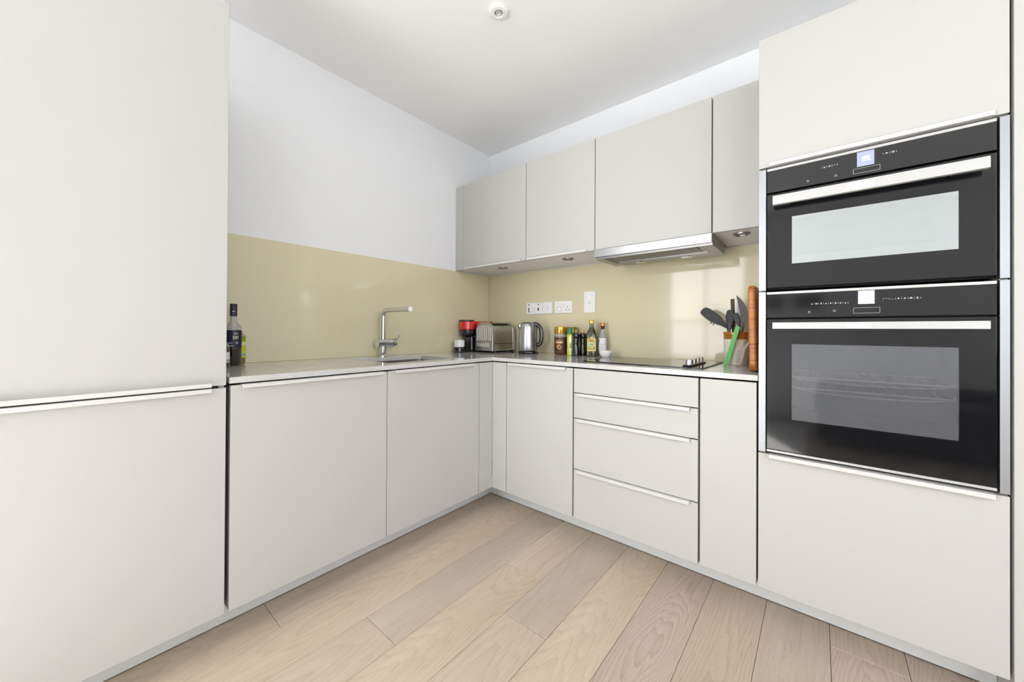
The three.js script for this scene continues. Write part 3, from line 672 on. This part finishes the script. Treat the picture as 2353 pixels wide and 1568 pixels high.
// coffee jar
{
  const x = 0.777, z = 0.11, a = facing(x, z);
  const o = thing('coffee_jar', 'squat glass jar of instant coffee with a gold lid', 'jar', [x, Y0, z]);
  const prof = [[0, 0.002], [0.038, 0.002], [0.0425, 0.008], [0.0435, 0.04], [0.0425, 0.09], [0.0445, 0.118], [0.044, 0.132], [0.0395, 0.142]];
  obj('glass', lathe([[0.0443, 0.1225], ...prof.slice(-2)], 40, 0, 0, 0, 0.9), M.clearGlass, o);
  obj('coffee', lathe([...prof.slice(0, -2), [0.0443, 0.122], [0, 0.122]], 40, 0, 0, 0, 0.9), phy({ color: C(86, 50, 26), roughness: 0.5, clearcoat: 1, clearcoatRoughness: 0.05 }), o);
  obj('lid', lathe([[0, 0.19], [0.038, 0.19], [0.0415, 0.187], [0.0425, 0.146], [0.041, 0.142], [0, 0.142]], 48), M.gold, o);
  const t = canvasTexture(256, 256, (g, w, h) => {
    g.fillStyle = 'rgb(74,40,22)'; g.fillRect(0, 0, w, h); g.fillStyle = 'rgb(150,104,58)'; g.beginPath(); g.ellipse(128, 70, 90, 46, 0, 0, 7); g.fill();
    g.fillStyle = 'rgb(250,236,214)'; for (let i = 0; i < 7; i++) g.fillRect(44 + i * 25, 76 - (i % 2) * 6, 17, 20 + (i % 3) * 4);
    g.fillStyle = 'rgb(196,140,84)'; g.beginPath(); g.ellipse(128, 180, 60, 50, 0.5, 0, 7); g.fill(); g.fillStyle = 'rgb(120,66,34)'; g.beginPath(); g.ellipse(140, 186, 30, 22, 0.5, 0, 7); g.fill();
  });
  obj('label', label3d(0.0447, 0.03, 0.112, a - 0.25, 0.85), std({ map: t, roughness: 0.4, side: THREE.DoubleSide }), o);
}
// green-labelled jar behind the spray
{
  const x = 0.833, z = 0.052, a = facing(x, z);
  const o = thing('storage_jar', 'green jar with a gold lid half hidden behind the spray can', 'jar', [x, Y0, z]);
  obj('body', lathe([[0, 0], [0.032, 0], [0.034, 0.004], [0.034, 0.14], [0.031, 0.15], [0, 0.15]], 40), phy({ color: C(70, 84, 24), roughness: 0.25 }), o);
  obj('lid', lathe([[0, 0.189], [0.032, 0.189], [0.034, 0.185], [0.034, 0.151], [0, 0.151]], 40), std({ color: C(150, 130, 50), metalness: 0.6, roughness: 0.3 }), o);
}
// yellow spray can
{
  const x = 0.857, z = 0.122, a = facing(x, z);
  const o = thing('spray_can', 'slim yellow cooking spray can with a green cap', 'spray can', [x, Y0, z]);
  const t = canvasTexture(512, 512, (g, w, h) => {
    g.fillStyle = 'rgb(226,226,20)'; g.fillRect(0, 0, w, h);
    for (let i = 0; i < 4; i++) { const X = i * 128; g.fillStyle = 'rgb(120,178,20)'; g.beginPath(); g.ellipse(X + 30, 70, 44, 70, 0.4, 0, 7); g.fill(); g.beginPath(); g.ellipse(X + 96, 300, 30, 50, -0.5, 0, 7); g.fill();
      g.fillStyle = 'rgb(246,246,236)'; g.beginPath(); g.ellipse(X + 64, 190, 40, 74, 0, 0, 7); g.fill(); g.fillStyle = 'rgb(20,30,30)'; for (let k = 0; k < 5; k++) g.fillRect(X + 32 + k * 13, 184 - (k % 2) * 14, 8, 28 + (k % 2) * 14); g.fillStyle = 'rgb(30,60,20)'; g.fillRect(X + 20, 330, 88, 22); }
    g.fillStyle = 'rgb(245,245,240)'; g.fillRect(0, 470, w, 42);
  });
  obj('can', lathe([[0, 0], [0.0178, 0], [0.0188, 0.002], [0.0188, 0.136], [0.016, 0.142]], 40), std({ map: t, roughness: 0.3 }), o);
  obj('cap', lathe([[0, 0.184], [0.0135, 0.184], [0.0148, 0.181], [0.0165, 0.142], [0, 0.142]], 36), std({ color: C(30, 130, 76), roughness: 0.35 }), o);
}
// two pepper mills
{
  const prof = [[0, 0], [0.0205, 0], [0.021, 0.006], [0.0185, 0.012], [0.0195, 0.018], [0.0185, 0.03], [0.0155, 0.055], [0.0160, 0.062], [0.0135, 0.074], [0.0165, 0.088], [0.0155, 0.095], [0.0175, 0.104], [0.0160, 0.112], [0.0195, 0.122], [0.0205, 0.136], [0.0175, 0.146], [0.008, 0.151], [0, 0.152]];
  for (const [x, z, label] of [[0.905, 0.127, 'glossy black turned pepper mill next to the spray can'], [0.931, 0.080, 'glossy black turned pepper mill next to the olive oil bottle']]) {
    const o = thing('pepper_mill', label, 'pepper mill', [x, Y0, z], 0, 'pair of black mills');
    obj('body', lathe(prof.map(([r, y]) => [r * 1.12, y]), 40, 0, 0, 0, 0.5), M.blackGloss, o);
    obj('top_nut', lathe([[0, 0.171], [0.005, 0.171], [0.0062, 0.167], [0.0045, 0.158], [0.006, 0.152], [0, 0.152]], 24), M.gold, o);
  }
}
// olive oil bottle (square shouldered)
{
  const x = 1.0, z = 0.092, a = facing(x, z);
  const o = thing('olive_oil_bottle', 'dark green olive oil bottle with a gold cap and patterned label', 'bottle', [x, Y0, z], a);
  const glass = phy({ color: C(58, 58, 14), roughness: 0.08, clearcoat: 1, clearcoatRoughness: 0.03 });
  const sq = (s, r) => { const q = rrect(-s, s, -s, s, r); return q; };
  const prof = [[0.030, 0.0], [0.0335, 0.004], [0.0335, 0.130], [0.032, 0.145], [0.027, 0.160], [0.0195, 0.174], [0.0145, 0.186], [0.0132, 0.215]];
  // loft of rounded squares turning into a round neck
  const N = 40, P = [], I = [];
  prof.forEach(([s, y], k) => { const round = Math.min(1, Math.max(0, (y - 0.125) / 0.06)), e = 5 - 3 * round; for (let i = 0; i < N; i++) { const t = i / N * Math.PI * 2, c = Math.cos(t), q = Math.sin(t), m = Math.pow(Math.pow(Math.abs(c), e) + Math.pow(Math.abs(q), e), -1 / e); P.push(s * m * c, y, s * m * q); } });
  for (let k = 0; k + 1 < prof.length; k++) for (let i = 0; i < N; i++) { const j = (i + 1) % N, A = k * N + i, B = k * N + j; I.push(A, A + N, B, B, A + N, B + N); }
  const b = P.length / 3; P.push(0, 0, 0); for (let i = 0; i < N; i++) I.push(b, i, (i + 1) % N);
  const g = new THREE.BufferGeometry(); g.setAttribute('position', new THREE.Float32BufferAttribute(P, 3)); g.setIndex(I); g.computeVertexNormals();
  g.setAttribute('uv', new THREE.Float32BufferAttribute(new Float32Array(P.length / 3 * 2), 2));
  obj('glass', toCreasedNormals(g, 0.7), glass, o);
  obj('cap', lathe([[0, 0.232], [0.0145, 0.232], [0.016, 0.229], [0.016, 0.213], [0.0145, 0.211], [0, 0.211]], 36), M.gold, o);
  const t = canvasTexture(256, 384, (g2, w, h) => {
    g2.fillStyle = 'rgb(206,190,112)'; g2.fillRect(0, 0, w, h); g2.strokeStyle = 'rgb(240,226,160)'; g2.lineWidth = 14; g2.strokeRect(8, 8, w - 16, h - 16);
    g2.fillStyle = 'rgb(150,112,46)'; for (let i = 0; i < 26; i++) { g2.beginPath(); g2.arc(40 + rnd() * 176, 40 + rnd() * 100, 6 + rnd() * 12, 0, 7); g2.fill(); }
    g2.fillStyle = 'rgb(176,206,170)'; g2.beginPath(); g2.ellipse(120, 205, 92, 52, 0, 0, 7); g2.fill();
    g2.fillStyle = 'rgb(74,110,70)'; for (let k = 0; k < 7; k++) g2.fillRect(58 + k * 19, 192 - (k % 2) * 6, 11, 26 + (k % 3) * 5);
    g2.fillStyle = 'rgb(120,124,48)'; g2.fillRect(30, 275, 200, 60); g2.fillStyle = 'rgb(226,214,160)'; g2.fillRect(60, 292, 130, 24);
  });
  const ls = new THREE.Shape(); ls.moveTo(-0.026, 0.034); ls.lineTo(0.026, 0.034); ls.lineTo(0.026, 0.112); ls.quadraticCurveTo(0.012, 0.122, 0, 0.126); ls.quadraticCurveTo(-0.012, 0.122, -0.026, 0.112); ls.lineTo(-0.026, 0.034);
  const lg = extrude(ls, 0.0006, 0); lg.translate(0, 0, 0.0336);
  { const p = lg.attributes.position, u = lg.attributes.uv; for (let i = 0; i < p.count; i++) u.setXY(i, (p.getX(i) + 0.026) / 0.052, (p.getY(i) - 0.034) / 0.092); }
  obj('label', lg, std({ map: t, roughness: 0.35, metalness: 0.2 }), o);
}
// clear vinegar bottle
{
  const x = 1.062, z = 0.06, a = facing(x, z);
  const o = thing('vinegar_bottle', 'slim clear bottle with a copper cap and white label behind the bowl', 'bottle', [x, Y0, z]);
  obj('glass', lathe([[0, 0.001], [0.024, 0.001], [0.026, 0.005], [0.026, 0.125], [0.0225, 0.142], [0.0145, 0.156], [0.011, 0.170], [0.0108, 0.195]], 40, 0, 0, 0, 0.9), M.clearGlass, o);
  obj('vinegar', lathe([[0, 0.004], [0.0235, 0.004], [0.0242, 0.03], [0, 0.031]], 36), std({ color: C(24, 16, 14), roughness: 0.2 }), o);
  obj('neck_sleeve', lathe([[0.0118, 0.174], [0.0118, 0.196]], 32), std({ color: C(70, 10, 16), roughness: 0.3, side: THREE.DoubleSide }), o);
  obj('cap', lathe([[0, 0.216], [0.0125, 0.216], [0.014, 0.213], [0.014, 0.197], [0, 0.197]], 32), M.copper, o);
  const t = canvasTexture(256, 256, (g, w, h) => { g.fillStyle = 'rgb(232,232,240)'; g.fillRect(0, 0, w, h); g.fillStyle = 'rgb(150,152,168)'; g.fillRect(0, 118, w, 8); for (let i = 0; i < 6; i++) g.fillRect(40, 150 + i * 15, 100 + (i * 37) % 70, 4); g.fillStyle = 'rgb(60,60,70)'; g.fillRect(6, 30, 26, 70); });
  obj('label', label3d(0.0264, 0.036, 0.118, a - 0.1, 1.15), std({ map: t, roughness: 0.5, side: THREE.DoubleSide }), o);
}
// little bowl
tag(obj('bowl', lathe([[0, 0.001], [0.020, 0.0005], [0.023, 0.003], [0.032, 0.012], [0.0385, 0.026], [0.0395, 0.040], [0.0385, 0.0412], [0.037, 0.040], [0.0355, 0.026], [0.028, 0.012], [0, 0.006]], 56, 1.118, Y0, 0.132, 0.8), M.porcelain), 'small white porcelain bowl on the worktop left of the hob', 'bowl');
// utensil crock
const CX = 1.812, CZ = 0.128;
{
  const o = thing('utensil_crock', 'cream stoneware crock with a tan rim holding utensils', 'crock', [CX, Y0, CZ]);
  obj('body', lathe([[0, 0.004], [0.046, 0.004], [0.046, 0.126], [0.0505, 0.126], [0.0515, 0.122], [0.0515, 0.006], [0.049, 0], [0, 0]], 56), phy({ color: C(234, 226, 213), roughness: 0.25, clearcoat: 0.4 }), o);
  obj('rim', lathe([[0.046, 0.1265], [0.0518, 0.1265], [0.0522, 0.140], [0.0505, 0.1425], [0.0525, 0.146], [0.0535, 0.157], [0.0515, 0.163], [0.0475, 0.163], [0.046, 0.158], [0.046, 0.1265]], 56), phy({ color: C(178, 104, 34), roughness: 0.22, clearcoat: 0.5 }), o);
}
// blades: a flat outline with thickness, laid along a direction
function utensil(name, label, category, mat, base, tip, build) {
  const o = thing(name, label, category, [base.x, base.y, base.z]);
  const d = tip.clone().sub(base); const len = d.length(); d.normalize();
  build(o, mat, d, len);
  return o;
}
function orient(g, yAxis, zAxis, at) {     // outline drawn in x,y with thickness z
  const y = yAxis.clone().normalize(), x = new THREE.Vector3().crossVectors(y, zAxis).normalize(), z = new THREE.Vector3().crossVectors(x, y);
  g.applyMatrix4(new THREE.Matrix4().makeBasis(x, y, z).setPosition(at)); return g;
}
function paddle(w0, w1, len, thick, r = 0.5) {   // rounded blade growing from the handle
  const s = new THREE.Shape(); s.moveTo(-w0 / 2, 0); s.bezierCurveTo(-w0 / 2, len * 0.25, -w1 / 2, len * 0.3, -w1 / 2, len * 0.62); s.bezierCurveTo(-w1 / 2, len * 1.02, -w1 * 0.3, len, 0, len); s.bezierCurveTo(w1 * 0.3, len, w1 / 2, len * 1.02, w1 / 2, len * 0.62); s.bezierCurveTo(w1 / 2, len * 0.3, w0 / 2, len * 0.25, w0 / 2, 0);
  const g = extrude(s, thick, thick * 0.35, 16); g.translate(0, 0, -thick / 2); return g;
}
const toCam = V(camX - CX, 0, camZ - CZ).normalize();
{
  const B = V(CX - 0.008, Y0 + 0.02, CZ);
  // grey pasta server leaning left
  utensil('pasta_server', 'dark grey pasta server leaning out of the crock to the left', 'utensil', M.darkGrey, B, V(1.778, 1.098, 0.130), (o, m, d, len) => {
    obj('handle', bar(V(0, 0, 0), d.clone().multiplyScalar(len), 0.006), m, o);
    const at = d.clone().multiplyScalar(len * 0.97), dir = V(-0.125, 0.098, 0.0);
    const g = paddle(0.022, 0.056, 0.150, 0.008); orient(g, dir, toCam.clone().add(V(0, 0.5, 0)), at);
    const bl = obj('head', g, m, o);
    const n = dir.clone().normalize(), side = V(-0.6, -0.78, 0.1).normalize();
    for (let i = 0; i < 2; i++) { const p = at.clone().addScaledVector(n, 0.060 + i * 0.013).addScaledVector(side, 0.022); obj('tooth', bar(p, p.clone().addScaledVector(side, 0.014), 0.0024), m, bl); }
  });
  utensil('ladle', 'black oval spoon standing upright in the crock', 'utensil', M.blackGloss, V(CX - 0.012, Y0 + 0.02, CZ + 0.012), V(1.787, 1.085, 0.145), (o, m, d, len) => {
    obj('handle', bar(V(0, 0, 0), d.clone().multiplyScalar(len), 0.005), m, o);
    const g = paddle(0.018, 0.036, 0.098, 0.010); orient(g, V(0.05, 1, 0), toCam, d.clone().multiplyScalar(len * 0.97)); obj('head', g, m, o);
  });
  utensil('wooden_spoon', 'dark brown wooden handle standing upright in the crock', 'utensil', std({ color: C(74, 46, 34), roughness: 0.55 }), V(CX - 0.004, Y0 + 0.02, CZ - 0.02), V(1.796, 1.234, 0.115), (o, m, d, len) => {
    const g = new THREE.ExtrudeGeometry(rrect(-0.0085, 0.0085, -0.004, 0.004, 0.003), { depth: len, bevelEnabled: false }); g.rotateX(-Math.PI / 2); g.applyQuaternion(new THREE.Quaternion().setFromUnitVectors(V(0, 1, 0), d)); obj('handle', g, m, o);
  });
  utensil('white_spatula', 'pale translucent spatula between the dark utensils in the crock', 'utensil', phy({ color: C(222, 222, 220), roughness: 0.5, transmission: 0.3, thickness: 0 }), V(CX + 0.002, Y0 + 0.02, CZ - 0.012), V(1.832, 1.075, 0.118), (o, m, d, len) => {
    obj('handle', bar(V(0, 0, 0), d.clone().multiplyScalar(len), 0.0045), m, o);
    const s = rrect(-0.018, 0.018, 0, 0.135, 0.012), g = extrude(s, 0.003, 0.0008); orient(g, V(0.01, 1, 0), toCam, d.clone().multiplyScalar(len * 0.98)); obj('blade', g, m, o);
  });
  utensil('spatula', 'grey pointed spatula at the back right of the crock', 'utensil', M.midGrey, V(CX + 0.012, Y0 + 0.02, CZ + 0.0), V(1.846, 1.115, 0.13), (o, m, d, len) => {
    obj('handle', bar(V(0, 0, 0), d.clone().multiplyScalar(len), 0.0045), m, o);
    const s = new THREE.Shape(); s.moveTo(-0.004, -0.01); s.lineTo(0.004, -0.01); s.bezierCurveTo(0.03, 0.04, 0.022, 0.09, -0.030, 0.140); s.bezierCurveTo(-0.022, 0.08, -0.008, 0.03, -0.004, -0.01);
    const g = extrude(s, 0.004, 0.001); orient(g, V(0, 1, 0), toCam, d.clone().multiplyScalar(len * 0.98)); obj('blade', g, m, o);
  });
  utensil('tasting_spoon', 'shiny black spoon resting on the front rim of the crock', 'utensil', M.blackGloss, V(CX + 0.008, Y0 + 0.02, CZ + 0.012), V(1.832, 1.10, 0.150), (o, m, d, len) => {
    obj('handle', bar(V(0, 0, 0), d.clone().multiplyScalar(len), 0.0048), m, o);
    const g = paddle(0.012, 0.026, 0.070, 0.008); orient(g, V(-0.32, 1, 0.0), toCam, d.clone().multiplyScalar(len * 0.97)); obj('head', g, m, o);
  });
}
// green scraper leaning on the crock
{
  const o = thing('green_scraper', 'bright green plastic handle leaning on the front of the crock', 'utensil', [1.784, Y0, 0.222]);
  const s = new THREE.Shape(); s.moveTo(-0.009, 0.006); s.quadraticCurveTo(-0.009, 0, 0, 0); s.quadraticCurveTo(0.009, 0, 0.009, 0.008); s.lineTo(0.008, 0.014); s.quadraticCurveTo(0.001, 0.016, 0.004, 0.024); s.quadraticCurveTo(0.008, 0.028, 0.011, 0.024); s.lineTo(0.010, 0.190); s.quadraticCurveTo(0.009, 0.197, 0, 0.197); s.quadraticCurveTo(-0.009, 0.197, -0.010, 0.190); s.lineTo(-0.009, 0.006);
  const g = extrude(s, 0.006, 0.0015); g.translate(0, 0, -0.003);
  orient(g, V(0.047, 0.180, -0.020), toCam, V(0, 0.0005, 0));
  obj('handle', g, M.green, o);
}
// grey toothed server in front of the crock
{
  const o = thing('toothed_server', 'grey toothed serving fork leaning between crock and chopping board', 'utensil', [1.834, Y0, 0.228]);
  const s = new THREE.Shape();
  s.moveTo(0, 0); s.quadraticCurveTo(0.014, 0.0, 0.018, 0.018); s.lineTo(0.024, 0.066); s.quadraticCurveTo(0.030, 0.082, 0.044, 0.102); s.lineTo(0.040, 0.112); s.lineTo(0.020, 0.082); s.lineTo(0.006, 0.076);
  for (let i = 0; i < 5; i++) { const y = 0.070 - i * 0.014; s.lineTo(0.009 - i * 0.001, y); s.lineTo(0.009 - i * 0.001, y - 0.006); s.lineTo(-0.003 - i * 0.001, y - 0.008); s.lineTo(-0.003 - i * 0.001, y - 0.013); }
  s.lineTo(0, 0);
  const g = extrude(s, 0.008, 0.0015, 8); g.translate(0, 0, -0.004); g.scale(1.15, 1.2, 1);
  orient(g, V(0.05, 1, -0.16), toCam, V(0, 0.0005, 0));
  obj('fork', g, std({ color: C(158, 152, 146), roughness: 0.3, metalness: 0.35 }), o);
}
// chopping board leaning on the oven tower
{
  const t = dataTexture(256, 512, (i, j) => { const x = i / 256, y = j / 512; const n = fbm(x * 40, y * 3, 3) - 0.5, l = Math.pow(vn(y * 130, x * 2 + 3), 4); return [200 + n * 40 - l * 70, 120 + n * 30 - l * 52, 40 + n * 14 - l * 24]; });
  const o = thing('chopping_board', 'thick wooden chopping board standing against the oven tower', 'chopping board', [1.9285, Y0 + 0.0002, 0.31], 0);
  const s = rrect(-0.185, 0.185, 0, 0.352, 0.035), g = extrude(s, 0.026, 0.008, 12, 4); g.translate(0, 0, -0.013 + 0.008); g.rotateY(Math.PI / 2);
  { const p = g.attributes.position, u = g.attributes.uv; for (let i = 0; i < p.count; i++) u.setXY(i, p.getZ(i) / 0.38 + p.getX(i) * 4, p.getY(i) / 0.38); }
  g.rotateZ(0.02); g.translate(0.0, 0.0008, 0);
  obj('board', g, phy({ map: t, roughness: 0.35, clearcoat: 0.25, clearcoatRoughness: 0.25 }), o);
}
// bottles by the fridge cabinet
function spirit(label, x, z, prof, liquidTop, liquid, build) {
  const o = thing('liquor_bottle', label, 'bottle', [x, Y0, z]);
  let k = prof.findIndex(p => p[1] >= liquidTop); const [r0, y0] = prof[k - 1], [r1, y1] = prof[k], rl = r0 + (r1 - r0) * (liquidTop - y0) / (y1 - y0);
  obj('glass', lathe([[rl, liquidTop], ...prof.slice(k)], 44, 0, 0, 0, 0.9), M.clearGlass, o);
  obj('liquor', lathe([...prof.slice(0, k), [rl, liquidTop - 0.0004], [0, liquidTop - 0.0004]], 44, 0, 0, 0, 0.9), liquid, o);
  build(o);
  return o;
}
{
  const x = 0.113, z = 1.785, a = Math.atan2(camX - x, camZ - z);
  spirit('dark liqueur bottle with a navy cap and navy label', x, z, [[0, 0.001], [0.028, 0.001], [0.0315, 0.006], [0.0315, 0.150], [0.0305, 0.165], [0.026, 0.180], [0.0165, 0.192], [0.0128, 0.199], [0.0122, 0.225]], 0.155, phy({ color: C(30, 16, 12), roughness: 0.12, clearcoat: 1, clearcoatRoughness: 0.03 }), (o) => {
    obj('cap', lathe([[0, 0.276], [0.0128, 0.276], [0.0136, 0.274], [0.0138, 0.222], [0.0125, 0.220]], 36), std({ color: C(28, 32, 58), roughness: 0.35 }), o);
    const t = canvasTexture(512, 256, (g, w, h) => {
      g.fillStyle = 'rgb(24,28,54)'; g.fillRect(0, 0, w, h); g.fillStyle = 'rgb(226,216,190)'; g.textAlign = 'center';
      g.font = 'bold 44px serif'; g.fillText('JAGO', 300, 62); g.font = 'bold 66px sans-serif'; g.fillText('NIRV', 296, 128); g.fillStyle = 'rgb(170,176,196)'; for (let k = 0; k < 8; k++) g.fillRect(76 + k * 19, 172, 12, 18); g.font = 'bold 54px serif'; g.fillStyle = 'rgb(226,216,190)'; g.fillText('De', 330, 196); g.fillRect(80, 216, 150, 10);
    });
    obj('label', label3d(0.0319, 0.078, 0.158, a + 0.1, 1.15), std({ map: t, roughness: 0.45, side: THREE.DoubleSide }), o);
    const et = canvasTexture(128, 128, (g, w, h) => { g.fillStyle = 'rgb(28,32,58)'; g.fillRect(0, 0, w, h); g.fillStyle = 'rgb(220,206,170)'; g.beginPath(); g.moveTo(20, 84); g.lineTo(66, 36); g.lineTo(104, 80); g.closePath(); g.fill(); });
    obj('emblem', label3d(0.0140, 0.234, 0.250, a, 0.8), std({ map: et, roughness: 0.4, side: THREE.DoubleSide }), o);
  });
}
{
  const x = 0.045, z = 1.752, a = Math.atan2(camX - x, camZ - z);
  spirit('bottle with a yellow-green label peeking out behind the dark liqueur', x, z, [[0, 0.001], [0.027, 0.001], [0.031, 0.010], [0.031, 0.132], [0.027, 0.138], [0.020, 0.140]], 0.125, phy({ color: C(120, 100, 20), roughness: 0.12, clearcoat: 1, clearcoatRoughness: 0.03 }), (o) => {
    obj('cap', lathe([[0, 0.149], [0.019, 0.149], [0.0205, 0.146], [0.0205, 0.137], [0, 0.137]], 28), M.gold, o);
    const t = canvasTexture(128, 256, (g, w, h) => { g.fillStyle = 'rgb(206,204,20)'; g.fillRect(0, 0, w, h); g.fillStyle = 'rgb(140,150,30)'; g.fillRect(0, 0, w, 60); g.fillStyle = 'rgb(130,176,186)'; g.fillRect(0, 206, w, 30); g.fillStyle = 'rgb(206,216,190)'; g.fillRect(0, 74, w, 34); });
    obj('label', label3d(0.0315, 0.03, 0.13, a - 0.2, 1.6), std({ map: t, roughness: 0.4, side: THREE.DoubleSide }), o);
  });
}
{
  const x = 0.205, z = 1.846, a = Math.atan2(camX - x, camZ - z);
  spirit('small dark bottle with a white label half hidden by the tall cabinet', x, z, [[0, 0.001], [0.024, 0.001], [0.027, 0.006], [0.027, 0.075], [0.024, 0.095], [0.014, 0.112], [0.011, 0.12], [0.011, 0.13]], 0.09, phy({ color: C(26, 14, 12), roughness: 0.12, clearcoat: 1, clearcoatRoughness: 0.03 }), (o) => {
    obj('cap', lathe([[0, 0.148], [0.0125, 0.148], [0.0125, 0.128], [0, 0.128]], 28), M.black, o);
    const t = canvasTexture(256, 128, (g, w, h) => { g.fillStyle = 'rgb(226,226,232)'; g.fillRect(0, 0, w, h); g.fillStyle = 'rgb(60,62,84)'; g.font = 'bold 44px sans-serif'; g.fillText('D', 150, 54); g.fillRect(0, 92, w, 8); g.fillRect(0, 108, w, 6); });
    obj('label', label3d(0.0275, 0.022, 0.066, a, 1.3), std({ map: t, roughness: 0.4, side: THREE.DoubleSide }), o);
  });
}

// ------------------------------------------------------------------ living end of the room behind the camera, mirrored in the ovens and the splashback
{
  const t = dataTexture(256, 256, () => { const n = (rnd() - 0.5) * 16; return [240 + n * 0.5, 239 + n * 0.5, 236 + n * 0.5]; }); t.repeat.set(6, 6);
  const r = thing('rug', 'pale wool rug on the oak floor below the tall window', 'rug');
  obj('pile', rbox(0.45, 2.05, 0.0004, 0.014, 2.60, 4.28, 0.006), std({ map: t, roughness: 1 }), r);
}
for (const [x0, x1, label, k] of [[1.64, 1.80, 'smaller blue leaf picture on the wall opposite the ovens', 0], [1.91, 2.16, 'larger blue picture of yellow leaves on the wall opposite the ovens', 1]]) {
  const o = thing('wall_picture', label, 'picture');
  const t = canvasTexture(256, 160, (g, w, h) => {
    g.fillStyle = 'rgb(30,74,104)'; g.fillRect(0, 0, w, h);
    for (let i = 0; i < 16; i++) { g.fillStyle = i % 3 ? 'rgb(176,160,30)' : 'rgb(24,40,16)'; g.beginPath(); g.ellipse(30 + rnd() * 196, 30 + rnd() * 90, 26, 10, (rnd() - 0.5) * 2 + k, 0, 7); g.fill(); }
  });
  obj('canvas', rbox(x0, x1, 1.345, 1.495, ROOM.z1 - 0.022, ROOM.z1 - 0.0005, 0.002), std({ map: t, roughness: 0.7 }), o);
}
{
  const o = thing('sofa', 'low charcoal fabric sofa against the window wall', 'sofa');
  const m = std({ color: C(44, 45, 49), roughness: 0.9 });
  obj('base', rbox(2.12, 3.72, 0.08, 0.30, 3.46, 4.26, 0.03, 3), m, o);
  obj('backrest', rbox(2.12, 3.72, 0.30, 0.55, 4.06, 4.26, 0.05, 4), m, o);
  for (const x of [2.10, 3.56]) obj('armrest', rbox(x, x + 0.18, 0.30, 0.50, 3.46, 4.06, 0.04, 4), m, o);
  for (let i = 0; i < 2; i++) obj('cushion', rbox(2.29 + i * 0.635, 2.915 + i * 0.635, 0.302, 0.45, 3.45, 4.05, 0.045, 4), m, o);
  for (const x of [2.2, 3.64]) for (const z of [3.54, 4.18]) obj('leg', cyl(0.018, 0.024, 0.08, x, 0.04, z, 16), M.black, o);
}

renderer.render(scene, camera);
